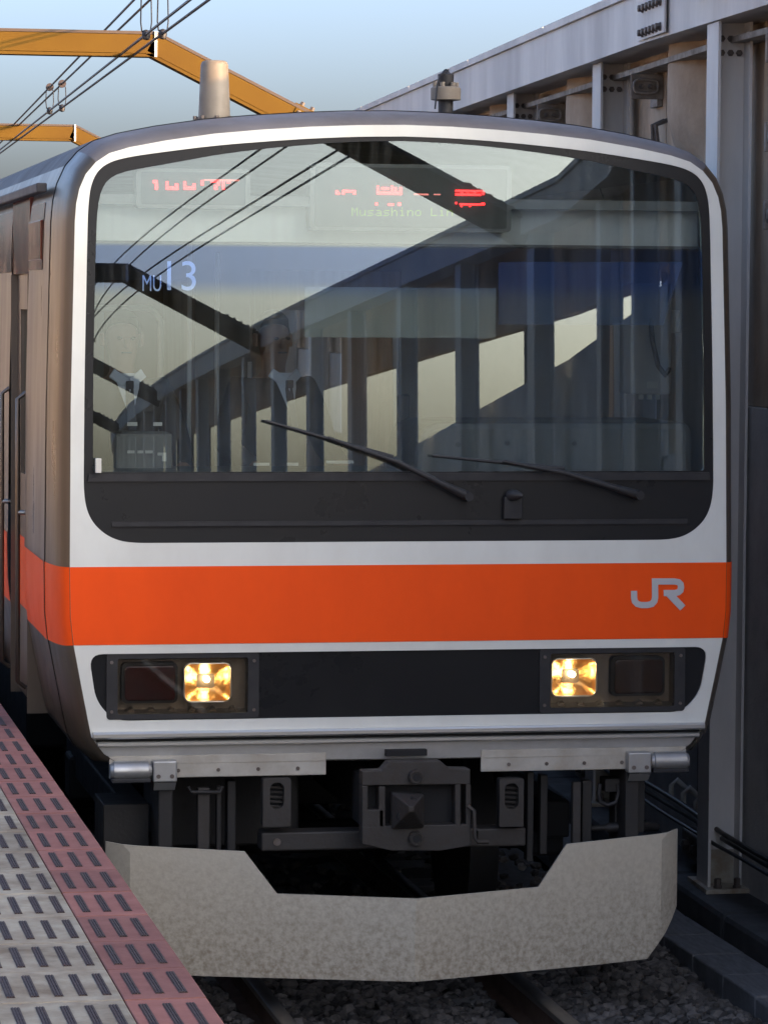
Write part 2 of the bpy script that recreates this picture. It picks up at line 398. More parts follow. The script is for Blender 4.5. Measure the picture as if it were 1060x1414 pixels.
# ------------------------------------------------------------------ platform
PZ = 1.10; PX = -1.581; BX = -1.797; GX = -2.25
pf = MB().box((-7.6, -40, -.3), (PX-.02, 30, PZ-.035)).build('platform', 'slab'); tag(pf, kind='structure')
tagp = MB().box((-7.6, -40, PZ-.034), (GX-.004, 30, PZ)).build('platform_paving', 'slab', pf)
rb = .413; base_tile = {}; grip_me = {}
def grip_mesh():
    mb = MB(); L = .142; w = .0115
    mb.box((-w, -L, 0), (w, L, .0012))
    for k in (-1, 0, 1): mb.box((k*.0072-.0022, -L+.003, .0012), (k*.0072+.0022, L-.003, .0034))
    return mb
gm = None
def gaxis(row): return -5.395+rb*row
for row in range(-8, 22):
    y0 = gaxis(row); y1 = y0+rb
    for kind in ('pink', 'grey'):
        xa, xb = ((BX, PX) if kind == 'pink' else (GX, BX)); xm = (xa+xb)/2; hw = (xb-xa)/2-(.0015 if kind == 'pink' else .002)
        if kind not in base_tile:
            tb = MB().box((-hw, -rb/2+.0025, -.034), (hw, rb/2-.0025, 0)).build('tile', kind+'tile', pf, bevel=.003); base_tile[kind] = tb; tl = tb
        else: tl = inst(base_tile[kind], pf)
        dz = random.uniform(-.0012, .0012)
        tl.location = (xm, y0+rb/2, PZ+dz)
        xs = [-1.634, -1.6955, -1.757] if kind == 'pink' else [-1.833-.0625*k for k in range(7)]
        for x in xs:
            if gm is None: gm = grip_mesh().build('grip_strip', 'grip', tl); s = gm
            else: s = inst(gm, tl)
            s.location = (x-xm, .0, .0004)
            s.rotation_euler.z = 0
MB().box((PX-.03, -40, PZ-.22), (PX-.006, 30, PZ-.036)).build('edge_beam', 'slab', pf)

# ------------------------------------------------------------------ train
T = thing('commuter_train', 'silver commuter train with white front, orange band and lit headlights', 'train')
ZB, ZT = 1.484, 1.806                               # orange band
def yf(x, z):
    y = x*x/600+max(0, z-ZB)*.0330
    if z < ZB: y += (ZB-z)*.03
    return y
OUT_R = [(0, .985), (.6, .985), (1.12, .985), (1.20, .992), (1.255, 1.025), (1.29, 1.07), (1.312, 1.11), (1.35, 1.30), (1.385, 1.484), (1.397, 1.60), (1.40, 1.806),
         (1.395, 2.475), (1.385, 2.9), (1.377, 3.225), (1.371, 3.30), (1.358, 3.36), (1.332, 3.42), (1.29, 3.47), (1.235, 3.507), (1.15, 3.533), (1.0, 3.563), (.8, 3.594), (.6, 3.614), (.4, 3.629), (.2, 3.639), (0, 3.643)]
def dens(L, d=.06):
    o = []
    for a, b in zip(L, L[1:]):
        k = max(1, int(math.dist(a, b)/d)); o += [(a[0]+(b[0]-a[0])*i/k, a[1]+(b[1]-a[1])*i/k) for i in range(k)]
    return o+[L[-1]]
OUT = mirror(dens(OUT_R))
NO = len(OUT); cen = (0, 2.2)
NRM = []
for i in range(NO):
    a = Vector(OUT[i-1]); b = Vector(OUT[(i+1) % NO]); d = (b-a).normalized(); NRM.append(Vector((d.y, -d.x)))
for _ in range(6): NRM = [(NRM[i-1]+NRM[i]*2+NRM[(i+1) % NO]).normalized() for i in range(NO)]
def ring(off, y, first=False, zmin=.955):
    out = []
    for (x, z), n in zip(OUT, NRM):
        X = x+n.x*off; Z = max(z+n.y*off, min(z, .985 if not first else z))
        out.append((X, (yf(x, z)*max(0, 1-y/.3))+y, Z))
    return out
mask_low = 1.10
# white mask outline: the loop above z = mask_low
MASK = mirror([(0, 1.098), (1.309, 1.098)]+[p for p in dens(OUT_R) if p[1] > 1.105])
def chaikin(L, k=2):
    for _ in range(k):
        o = [L[0]]
        for p, q in zip(L, L[1:]): o += [(p[0]*.75+q[0]*.25, p[1]*.75+q[1]*.25), (p[0]*.25+q[0]*.75, p[1]*.25+q[1]*.75)]
        L = o+[L[-1]]
    return L
WIN = mirror(chaikin([(0, 1.903), (1.06, 1.903), (1.14, 1.904), (1.205, 1.915), (1.262, 1.945), (1.308, 1.992), (1.333, 2.05), (1.342, 2.12), (1.342, 2.2), (1.338, 2.6), (1.330, 2.96), (1.325, 3.20), (1.321, 3.30), (1.311, 3.375), (1.285, 3.432), (1.24, 3.468), (1.17, 3.490), (1.05, 3.510), (.8, 3.545), (.6, 3.564), (.4, 3.58), (.2, 3.591), (0, 3.595)]))
GLS = mirror(chaikin([(0, 2.196), (1.25, 2.196), (1.295, 2.196), (1.304, 2.205), (1.304, 2.25), (1.302, 2.6), (1.295, 2.96), (1.288, 3.20), (1.282, 3.29), (1.268, 3.355), (1.24, 3.40), (1.19, 3.428), (1.10, 3.448), (.95, 3.476), (.75, 3.515), (.5, 3.547), (.25, 3.569), (0, 3.577)], 1))
BAND = fillet([(-1.205, 1.163), (1.195, 1.163), (1.30, 1.29), (1.312, 1.447), (-1.325, 1.447), (-1.30, 1.29)], [.02, .06, .08, .05, .05, .08])
BAND = fillet([(-1.215, 1.167), (1.215, 1.167), (1.292, 1.25), (1.322, 1.446), (-1.322, 1.446), (-1.292, 1.25)], [.07, .07, .08, .06, .06, .08])
sheet('front_mask', MASK, [WIN, BAND], yf, 'white', T, grid=.05, thick=.03, smooth=50)
so_ = lambda d: (lambda x, z: yf(x, z)+d)
# orange band, a film just proud of the mask
bandpts = [p for p in OUT if 1.484 <= p[1] <= 1.806]
ob_r = [(1.385, ZB), (1.397, 1.60), (1.40, ZT)]
sheet('orange_band', [(-1.385, ZB), (1.385, ZB), (1.397, 1.60), (1.40, ZT), (-1.40, ZT), (-1.397, 1.60)], [], so_(-.0025), 'orange', T, grid=.07)
sheet('window_surround', WIN, [GLS], so_(.006), 'black', T, grid=.06, thick=.02)
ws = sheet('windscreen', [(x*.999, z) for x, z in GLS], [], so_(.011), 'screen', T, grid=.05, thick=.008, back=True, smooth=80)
tag(ws, 'large windscreen reflecting the sky and steel frames')
sheet('lamp_band', BAND, [rrect(-1.205, 1.188, -.652, 1.428, .012), rrect(.632, 1.188, 1.178, 1.428, .012)], so_(.012), 'black', T, grid=.06, thick=.02)
sheet('front_apron', mirror([(0, .987), (1.12, .987), (1.20, .994), (1.255, 1.027), (1.29, 1.072), (1.309, 1.096), (0, 1.096)])[:-1], [], lambda x, z: yf(x, z)+.012, 'apron', T, grid=.07, thick=.03)
# ring that turns the front into the body
prof = [(0, 0), (.012, .006), (.024, .02), (.036, .05), (.048, .11), (.060, .20), (.072, .34)]
rings = [ring(o, y, i == 0) for i, (o, y) in enumerate(prof)]
def ring_part(name, m, test, rs, off=0.):
    mb = MB(); V = []; F = []
    for r_ in rs: V += r_
    for k in range(len(rs)-1):
        for i in range(NO):
            j = (i+1) % NO
            if test((OUT[i][0]+OUT[j][0])/2, (OUT[i][1]+OUT[j][1])/2): F.append((k*NO+i, (k+1)*NO+i, (k+1)*NO+j, k*NO+j)[::-1])
    used = sorted({i for f in F for i in f}); mp = {u: q for q, u in enumerate(used)}
    return mb.add([V[u] for u in used], [tuple(mp[i] for i in f) for f in F]).build(name, m, T, 50)
top = lambda x, z: z > 3.455
ring_part('roof_fairing', 'roofgrey', top, rings)
ring_part('corner_fairing', 'fairing', lambda x, z: not top(x, z) and x < 0, rings)
ring_part('corner_fairing', 'fairing', lambda x, z: not top(x, z) and x >= 0, rings)
def film_rings(y0s, offs): return [ring(o, y) for o, y in zip(offs, y0s)]
inb = lambda x, z: ZB-.004 < z < ZT+.004
rr_ = [ring(o+.0025, y) for o, y in prof]
ring_part('orange_band', 'orange', lambda x, z: inb(x, z) and x < 0, rr_)
ring_part('orange_band', 'orange', lambda x, z: inb(x, z) and x > 0, rr_)
# body
WINS = [(5.15, 7.85), (9.75, 12.45), (14.35, 17.05)]
YS = [.34, .62, 1.30, 1.42, 2.20]+[q for w_ in WINS for q in w_]+[19.6]
B0 = [ring(.075, y) for y in YS]
isroof = lambda x, z: z > 3.43
ring_part('roof', 'roofdark', isroof, [B0[0], B0[-1]])
ring_part('body_bottom', 'steel', lambda x, z: z < 1.10, [B0[0], B0[-1]])
WZ0, WZ1 = 1.98, 2.85
for sg in (-1, 1):
    for k in range(len(YS)-1):
        ya, yb = YS[k], YS[k+1]
        if sg < 0 and 1.29 < ya < 2.1:            # crew door bay
            ring_part('body_side', 'steel', lambda x, z: x*sg > 0 and 3.36 < z <= 3.43, [B0[k], B0[k+1]]); continue
        win = (ya, yb) in WINS or (sg > 0 and ya == 1.42)
        if win:
            ring_part('body_side', 'steel', lambda x, z: x*sg > 0 and 1.10 <= z < WZ0, [B0[k], B0[k+1]])
            ring_part('body_side', 'steel', lambda x, z: x*sg > 0 and WZ1 < z <= 3.43, [B0[k], B0[k+1]])
            ring_part('side_window', 'sideglass', lambda x, z: x*sg > 0 and WZ0 <= z <= WZ1, [ring(.068, ya), ring(.068, yb)])
        else: ring_part('body_side', 'steel', lambda x, z: x*sg > 0 and 1.10 <= z <= 3.43, [B0[k], B0[k+1]])
MB().add(B0[-1], [tuple(range(NO))[::-1]]).build('rear_end', 'steel', T)
rr2 = [ring(.078, y) for y in (.345, .60, 1.28)]; ring_part('side_stripe', 'orange', lambda x, z: inb(x, z) and x < 0, rr2)
rr2 = [ring(.078, y) for y in (2.22, 19.5)]; ring_part('side_stripe', 'orange', lambda x, z: inb(x, z) and x < 0, rr2)
rr2 = [ring(.078, y) for y in (.345, 19.5)]; ring_part('side_stripe', 'orange', lambda x, z: inb(x, z) and x > 0, rr2)
ups = lambda x, z: 3.05 < z < 3.27
ring_part('upper_stripe', 'sidefilm', lambda x, z: ups(x, z) and x < 0, [ring(.078, y) for y in (.62, 1.28)])
ring_part('upper_stripe', 'sidefilm', lambda x, z: ups(x, z) and x < 0, [ring(.078, y) for y in (2.22, 19.5)])
# crew door in its recess on the platform side
dr = MB().box((-1.43, 1.31, 1.08), (-1.39, 2.19, 2.10)).box((-1.43, 1.31, 2.10), (-1.39, 1.47, 2.86)).box((-1.43, 2.03, 2.10), (-1.39, 2.19, 2.86)).box((-1.43, 1.31, 2.86), (-1.39, 2.19, 3.02)).build('crew_door', 'steel', T)
MB().box((-1.415, 1.471, 2.101), (-1.409, 2.029, 2.859)).build('door_window', 'sideglass', dr)
MB().box((-1.434, 1.312, ZB), (-1.4305, 2.188, ZT)).build('door_stripe', 'orange', dr)
MB().box((-1.44, 1.41, 1.95), (-1.4305, 1.45, 2.07)).build('door_handle', 'bumper', dr, bevel=.004)
MB().box((-1.452, 1.302, 3.022), (-1.37, 2.198, 3.36)).build('door_header', 'sidefilm', T)
MB().box((-1.462, 1.302, 1.05), (-1.36, 1.312, 3.02)).build('door_jamb', 'steel', T)
MB().box((-1.462, 2.188, 1.05), (-1.36, 2.198, 3.02)).build('door_jamb', 'steel', T)
for yy in (1.36, 2.24):
    hr = MB().tube([(-1.462, yy, 1.16), (-1.50, yy, 1.19), (-1.50, yy, 2.46), (-1.462, yy, 2.49)], .011, 8).build('handrail', 'steel', T, 60)
    MB().tube([(-1.455, yy, 1.95), (-1.50, yy, 1.95)], .012, 8).build('rail_bracket', 'bumper', hr, 60)
MB().box((-1.50, .45, 3.355), (-1.455, 19.5, 3.395)).build('rain_gutter', 'roofdark', T, bevel=.006)
MB().box((-1.464, .66, 3.075), (-1.40, 1.26, 3.245)).build('side_sign', 'sidefilm', T, bevel=.004)
for k in range(4):                                   # saloon doors and windows further down the side
    yc = 4.2+k*4.6
    for sx in (-1, 1):
        d = MB().box((sx*1.4765-.004, yc-.65, 1.10), (sx*1.4765+.004, yc+.65, 3.0)).build('saloon_door', 'steel', T)
        for q in (-1, 1): MB().box((sx*1.4795-.004, yc+q*.325-.21, 2.05), (sx*1.4795+.004, yc+q*.325+.21, 2.85)).build('door_window', 'dark', d, bevel=.003)
# bumper lip under the mask
def bar(name, z0, z1, yA, yB, xw, m, parent=T, n=60):
    V = []; F = []; sec = [(yB, z0), (yA+.006, z0), (yA, z0+(z1-z0)*.25), (yA, z0+(z1-z0)*.75), (yA+.006, z1), (yB, z1)]
    for i in range(n+1):
        x = -xw+2*xw*i/n
        for y, z in sec: V.append((x, yf(x, 1.1)+y, z))
    k = len(sec)
    for i in range(n):
        for q in range(k): F.append((i*k+q, i*k+(q+1) % k, (i+1)*k+(q+1) % k, (i+1)*k+q)[::-1])
    F += [tuple(range(k)), tuple(range(n*k, n*k+k))[::-1]]
    return MB().add(V, F).build(name, m, parent, 35)
bar('bumper_lip', 1.094, 1.122, -.035, .01, 1.305, 'bumper')
bar('bumper_lip', 1.060, 1.080, -.022, .012, 1.285, 'bumper')
bar('bumper_groove', 1.081, 1.093, -.002, .012, 1.29, 'black')
MB().box((-.075, -.012, 1.002), (.10, .03, 1.028)).build('jumper_slot', 'dark', T)
# cream strips below
for x0, x1, sg in ((-1.235, -.325, -1), (.338, 1.235, 1)):
    p = fillet([(x0, .925), (x1, .925), (x1, 1.018), (x0, 1.018)], [0, 0, 0, 0])
    o = MB().prism(p, .018, .03).build('valance_strip', 'cream', T, bevel=.004)
    for q in np.linspace(x0+.12, x1-.12, 5):
        MB().tube([(q, .019, .955), (q, .013, .955)], .008, 10).build('screw', 'boltm', o, 60)
# marker brackets and cylinders at both ends
for sg in (-1, 1):
    x0 = -1.06 if sg < 0 else .965
    br = MB().box((x0, -.045, .915 if sg < 0 else .915), (x0+.10, .017, 1.003)).add([(x0+.004, -.045, .914), (x0+.096, -.045, .914), (x0+.094, -.01, .878), (x0+.006, -.01, .878)], [(0, 3, 2, 1)]).build('end_bracket', 'apron', T, bevel=.006)
    for q in (.022, .078): MB().tube([(x0+q, -.046, .94), (x0+q, -.052, .94)], .009, 10).build('screw', 'boltm', br, 60)
    xa, xb = (x0-.175, x0-.004) if sg < 0 else (x0+.104, x0+.27)
    cy = MB().tube([(xa, -.01, .962), (xa+.012, -.01, .962), (xa+.014, -.01, .962), (xb-.014, -.01, .962), (xb-.012, -.01, .962), (xb, -.01, .962)], [.028, .034, .040, .040, .034, .03], 16).build('plug_socket', 'apron', T, 40)
    MB().box((xa+.005, -.045, .915), (xb-.005, .015, .932)).build('socket_base', 'blackmatt', cy, bevel=.003)
# inner floor, cab shell, partition
MB().box((-1.27, .12, 1.08), (1.27, 19.4, 1.13)).build('cab_floor', 'interior', T)
pt = MB()
for a, b_ in (((-1.38, 1.95, 1.13), (-1.05, 2.0, 3.4)), ((-.62, 1.95, 1.13), (-.36, 2.0, 3.4)), ((.36, 1.95, 1.13), (1.38, 2.0, 3.4)),
              ((-1.05, 1.95, 1.13), (-.62, 2.0, 2.0)), ((-1.05, 1.95, 3.0), (-.62, 2.0, 3.4)), ((-.36, 1.95, 3.05), (.36, 2.0, 3.4)), ((-.36, 1.95, 1.13), (.36, 2.0, 2.0))): pt.box(a, b_)
pt.build('cab_partition', 'interior', T)
def loopframe(x0, x1, z0, z1, y, r, rad=.08):
    p = rrect(x0, z0, x1, z1, rad); return MB().tube([(x, y, z) for x, z in p+p[:1]], r, 8)
P_ = at(132, 425, 1.93); Q_ = at(222, 640, 1.93)
loopframe(P_.x-.25, Q_.x, Q_.z-.2, P_.z, 1.93, .014).build('door_frame', 'interiorlight', T, 60)
for u, v0, v1, yy in ((262, 395, 570, 1.5), (345, 560, 590, 1.5), (300, 410, 560, 1.6)):
    a, b_ = at(u, v0, yy), at(u, v1, yy); MB().tube([(a.x, yy, b_.z-.3), (a.x, yy, a.z+.2)], .011, 8).build('grab_pole', 'interiorlight', T, 60)
MB().box((-1.35, .12, 3.30), (1.35, 1.95, 3.34)).build('cab_ceiling', 'interior', T)
# console on the right, its top rounded
a, b_ = at(560, 575, .32), at(945, 650, .32)
cs = MB().prism(fillet([(a.x, 2.0), (b_.x, 2.0), (b_.x, a.z-.02), (a.x+.03, a.z-.02)], [0, 0, .06, .12]), .20, .85).build('console', 'console', T, bevel=.03)
for u, v in ((632, 614), (792, 612), (700, 612)):
    p = at(u, v, .2); MB().tube([(p.x, .2, p.z), (p.x, .192, p.z)], .011, 10).build('console_button', 'dark', cs, 60)
MB().box((-1.30, .22, 1.9), (a.x-.02, .7, 2.19)).build('desk', 'console', T, bevel=.02)
ins = MB()
a, b_ = at(160, 582, .5), at(238, 640, .5)
cl = MB().box((a.x, .5, 2.1), (b_.x, .75, a.z-.05)).build('instrument_panel', 'interior', T, bevel=.01)
for u0, v0, u1, v1 in ((176, 622, 186, 626), (190, 622, 198, 626), (201, 622, 211, 626), (218, 625, 230, 629), (224, 629, 230, 637), (176, 583, 190, 588), (212, 583, 224, 588)):
    p, q = at(u0, v1, .495), at(u1, v0, .495); MB().box((p.x, .492, p.z), (q.x, .499, q.z)).build('readout', 'interiorlight', cl)
for u0, v0, u1, v1 in ((350, 639, 372, 643), (396, 639, 412, 643), (450, 636, 488, 640)):
    p, q = at(u0, v1, .21), at(u1, v0, .21); MB().box((p.x, .205, p.z), (q.x, .215, q.z)).build('desk_label', 'interiorlight', T)
# equipment boxes, cable
a, b_ = at(870, 452, 1.1), at(926, 545, 1.1)
bx = MB().box((a.x, 1.1, b_.z), (b_.x, 1.3, a.z+.2)).build('equipment_box', 'boxgrey', T, bevel=.01)
p, q = at(893, 536, 1.095), at(907, 527, 1.095); MB().box((p.x, 1.092, p.z), (q.x, 1.099, q.z)).build('box_label', 'interiorlight', bx)
for u in (884, 896, 907):
    p = at(u, 548, 1.12); MB().box((p.x-.01, 1.11, p.z-.012), (p.x+.01, 1.13, b_.z)).build('connector', 'interiorlight', bx)
MB().tube([at(898, 440, 1.08), at(900, 470, 1.06), at(908, 505, 1.05), at(918, 518, 1.05), at(924, 510, 1.08)], .012, 8).build('box_cable', 'cable', bx, 60)
a, b_ = at(935, 428, 1.0), at(960, 460, 1.0); MB().box((a.x, 1.0, b_.z), (b_.x, 1.15, a.z)).build('switch_box', 'boxgrey', T, bevel=.008)
a, b_ = at(550, 545, .9), at(566, 600, .9); MB().box((a.x, .9, b_.z), (b_.x, .95, a.z)).build('radio_handset', 'blackmatt', T, bevel=.01)
# sun blinds behind the glass
a, b_ = at(421, 396, .13), at(684, 467, .13); MB().box((a.x, .130, b_.z), (b_.x, .134, a.z)).build('sun_visor', 'visor', T)
MB().prism([(at(688, 448, .16).x, at(688, 448, .16).z), (at(915, 449, .16).x, at(915, 449, .16).z), (at(942, 362, .16).x, at(942, 362, .16).z), (at(688, 362, .16).x, at(688, 362, .16).z)], .160, .164).build('sun_visor', 'bluevisor', T)
# header panel with the displays
zh = at(540, 336, .2).z
MB().box((-1.31, .205, zh), (1.31, .235, 3.34)).build('cab_header', 'header', T)
MB().box((-1.31, .17, zh-.012), (1.31, .25, zh-.0005)).build('header_edge', 'console', T)
# destination displays
def display(u0, v0, u1, v1, y, rects, m):
    a, b_ = at(u0, v1, y), at(u1, v0, y)
    bx = MB().prism(rrect(a.x, a.z, b_.x, b_.z, .02), y, y+.10).build('destination_display', 'interior', T)
    MB().prism(rrect(a.x+.02, a.z+.015, b_.x-.02, b_.z-.015, .01), y-.003, y-.0005).build('display_face', 'console', bx)
    for mm, L in rects:
        mb = MB()
        for r_ in L:
            p, q = at(180+r_[0]/1.963, 220+r_[3]/1.963, y-.006), at(180+r_[2]/1.963, 220+r_[1]/1.963, y-.006)
            mb.box((p.x, y-.006, p.z), (q.x, y-.0035, q.z))
        mb.build('led_characters', mm, bx)
    return bx
display(188, 234, 346, 287, .10, [('ledred', [(62,57,74,64),(68,64,75,82),(97,60,103,82),(103,74,130,82),(122,66,130,74),(145,60,151,82),(151,74,177,82),(170,66,177,74),(192,57,199,70),(218,57,243,62),(236,62,243,70),(228,70,236,82),(250,57,256,82),(262,60,272,64)]),
    ('ledpink', [(200,55,296,58)])], 'ledred')
FONT = {'M': ['10001','11011','10101','10101','10001','10001','10001'], 'u': ['00000','00000','10001','10001','10001','10011','01101'], 's': ['00000','00000','01111','10000','01110','00001','11110'],
        'a': ['00000','00000','01110','00001','01111','10001','01111'], 'h': ['10000','10000','10110','11001','10001','10001','10001'], 'i': ['00100','00000','01100','00100','00100','00100','01110'],
        'n': ['00000','00000','10110','11001','10001','10001','10001'], 'o': ['00000','00000','01110','10001','10001','10001','01110'], 'L': ['10000','10000','10000','10000','10000','10000','11111'], ' ': ['00000']*7}
gdots = []; x = 600.; dw = 3.35
for ch in 'Musashino Lin':
    for rI, row in enumerate(FONT[ch]):
        for cI, c in enumerate(row):
            if c == '1': gdots.append((x+cI*dw, 131+rI*dw, x+cI*dw+2.6, 131+rI*dw+2.6))
    x += 6.4*dw
display(428, 229, 706, 318, .10, [('ledred', [(557,84,563,95),(563,91,568,95),(575,84,611,89),(575,89,580,95),(604,89,611,95),(668,72,673,95),(673,88,735,95),(680,76,700,82),(706,72,712,88),(716,76,722,88),(730,76,736,95),(880,84,955,88),(880,93,950,98),(895,88,900,93),(912,88,917,93),(930,88,936,93),(952,88,959,96),
    (664,118,670,124),(698,120,713,125),(725,118,733,125),(880,116,885,121),(892,120,950,124),(895,124,899,129),(918,124,922,129),(950,118,960,124)]),
    ('ledpink', [(768,93,808,97),(822,94,840,97)]), ('ledgreen', gdots)], 'ledred')
# run number on the inside of the glass
def text(s, u, v, h, y, m, name, sx=1.0):
    cu = bpy.data.curves.new(name, 'FONT'); cu.body = s; cu.size = 1; cu.extrude = .0
    tmp = bpy.data.objects.new('tmp', cu); COL.objects.link(tmp); bpy.context.view_layer.update()
    me = bpy.data.meshes.new_from_object(tmp.evaluated_get(bpy.context.evaluated_depsgraph_get())); bpy.data.objects.remove(tmp)
    p = at(u, v, y); ys = [q.co.y for q in me.vertices]; k = h/(max(ys)-min(ys)); x0 = min(q.co.x for q in me.vertices)
    for q in me.vertices: q.co = (p.x+(q.co.x-x0)*k*sx, y, p.z+(q.co.y-min(ys))*k)
    return link(name, me, m, T)
text('MU', 197, 402, .066, .085, 'lettering', 'run_letters', .60)
text('13', 231, 401, .122, .085, 'lettering', 'run_number', .95)
# sill, groove and wipers
a = at(120, 660, 0)
sheet('window_sill', [(-1.325, 2.158), (1.325, 2.158), (1.322, 2.190), (-1.322, 2.190)], [], so_(-.008), 'blackmatt', T, thick=.014)
sheet('cover_ridge', [(-1.225, 1.972), (1.225, 1.972), (1.228, 1.992), (-1.228, 1.992)], [], so_(-.004), 'blackmatt', T, thick=.01)
sheet('cover_joint', [(-1.225, 1.962), (1.225, 1.962), (1.225, 1.971), (-1.225, 1.971)], [], so_(.0035), 'dark', T)
def wiper(pts, pivot):
    ys = -.05
    P = [at(u, v, 0) for u, v in pts]
    w = MB().tube([(p.x, -.035-.012*(i > 0), p.z) for i, p in enumerate(P[:3])], [.016, .0115, .007], 8).build('wiper', 'rubber', T, 60)
    a, b_ = at(*pivot[0], 0), at(*pivot[1], 0)
    MB().tube([(a.x, -.012, a.z), (b_.x, -.012, b_.z)], [.009, .006], 8).build('wiper_blade', 'rubber', w, 60)
    MB().tube([(P[0].x, .02, P[0].z), (P[0].x, -.055, P[0].z)], [.022, .019], 12).build('wiper_pivot', 'blackmatt', w, 60)
    d = (P[1]-P[0]).normalized()
    MB().tube([(P[0].x+d.x*.02, -.04, P[0].z+d.z*.02), (P[0].x+d.x*.10, -.042, P[0].z+d.z*.10)], [.020, .016], 10).build('wiper_arm_cap', 'blackmatt', w, 60)
wiper([(644, 685), (545, 637), (450, 604)], [(542, 631), (366, 581)])
wiper([(879, 683), (775, 652), (690, 636)], [(778, 647), (596, 629)])
p = at(708, 684, 0); nz_ = MB().box((p.x-.04, -.012, p.z-.10), (p.x+.04, .02, p.z-.005)).build('washer_box', 'blackmatt', T, bevel=.004)
MB().tube([(p.x-.01, .0, p.z), (p.x+.005, -.04, p.z+.004), (p.x+.03, -.05, p.z)], [.026, .022, .008], 10).build('washer_nozzle', 'rubber', nz_, 60)
p = at(136, 643, -.002); MB().box((p.x-.012, -.014, p.z-.03), (p.x+.012, .015, p.z+.03)).build('window_tag', 'whitecap', T, bevel=.003)
# headlights: housing behind a cover glass, tail lamp outside, headlamp inside
def headlight(xc, sg):
    h = MB().prism(rrect(xc-.312, 1.168, xc+.312, 1.442, .012)[::1], 0, 0)     # placeholder for outline only
    yb = .0
    hole = rrect(xc-.272, 1.193, xc+.272, 1.424, .010)
    bz = sheet('headlight', rrect(xc-.318, 1.172, xc+.318, 1.445, .015), [hole], lambda x, z: yf(xc, 1.3)+.002, 'blackmatt', T, grid=.05, thick=.03)
    y0 = yf(xc, 1.3)
    x0, x1, z0, z1 = xc-.272, xc+.272, 1.193, 1.424; yb = y0+.085
    # open box
    MB().add([(x0,y0+.01,z0),(x1,y0+.01,z0),(x1,y0+.01,z1),(x0,y0+.01,z1),(x0,yb,z0+.012),(x1,yb,z0+.012),(x1,yb,z1-.012),(x0,yb,z1-.012)],
             [(4,5,6,7),(0,1,5,4),(1,2,6,5),(2,3,7,6),(3,0,4,7)]).build('lamp_box', 'housing', bz)
    for q in range(6):
        xx = x0+.06+q*.085; MB().tube([(xx, y0+.04, z0+.003), (xx, y0+.06, z0+.012)], .016, 10).build('vent_stud', 'housing', bz, 60)
    xt, xh = (xc+sg*.140, xc-sg*.092) if sg > 0 else (xc-.135, xc+.105)
    if sg > 0: xt, xh = xc+.120, xc-.165
    tw = .105
    tl = MB().prism(rrect(xt-tw, 1.247, xt+tw, 1.392, .018), y0+.02, yb).build('tail_lamp', 'redlens' if sg < 0 else 'amberlens', bz, bevel=.006)
    MB().prism(rrect(xt-tw-.012, 1.235, xt+tw+.012, 1.404, .022), y0+.035, yb).build('tail_lamp_rim', 'blackmatt', tl)
    # headlamp bowl: rounded square funnel
    hw, hh, zc = .098, .080, 1.320
    V = []; F = []; N = 28; steps = 6
    base = rrect(xh-hw, zc-hh, xh+hw, zc+hh, .03)
    base = subdiv(base, .016)
    N = len(base)
    for s_ in range(steps+1):
        t_ = s_/steps; k = math.cos(t_*1.53); dep = y0+.022+.068*math.sin(t_*math.pi/2)
        for (bx_, bz__) in base: V.append((xh+(bx_-xh)*k, dep, zc+(bz__-zc)*k))
    for s_ in range(steps):
        for i in range(N): j = (i+1) % N; F.append((s_*N+i, (s_+1)*N+i, (s_+1)*N+j, s_*N+j))
    F.append(tuple(range(steps*N, steps*N+N)))
    rf = MB().add(V, F).build('reflector', 'chrome', bz, 25)
    rim = MB(); pr = base+base[:1]
    rim.tube([(x, y0+.020, z) for x, z in pr], .0045, 6).build('lamp_rim', 'bumper', rf, 60)
    bu = MB().tube([(xh, y0+.088, zc+.01), (xh, y0+.07, zc+.01), (xh, y0+.045, zc+.01), (xh, y0+.04, zc+.01)], [.012, .014, .014, .006], 10).build('bulb', 'bulb', rf, 60)
    ld = bpy.data.lights.new('headlamp_light', 'POINT'); ld.energy = .013; ld.color = (1, .44, .10); ld.shadow_soft_size = .012
    lo = bpy.data.objects.new('headlamp_light', ld); COL.objects.link(lo); lo.location = (xh, y0+.030, zc+.01); lo.parent = bu; WL[lo.name] = Vector((0, 0, 0))
    MB().box((x0+.002, y0+.004, z0+.002), (x1-.002, y0+.008, z1-.002)).build('cover_glass', 'coverglass', bz)
    for q in (-.297, .297):
        for zz in (1.205, 1.41): MB().tube([(xc+q, y0+.002, zz), (xc+q, y0-.005, zz)], .007, 8).build('screw', 'boltm', bz, 60)
headlight(-.930, -1); headlight(.905, 1)
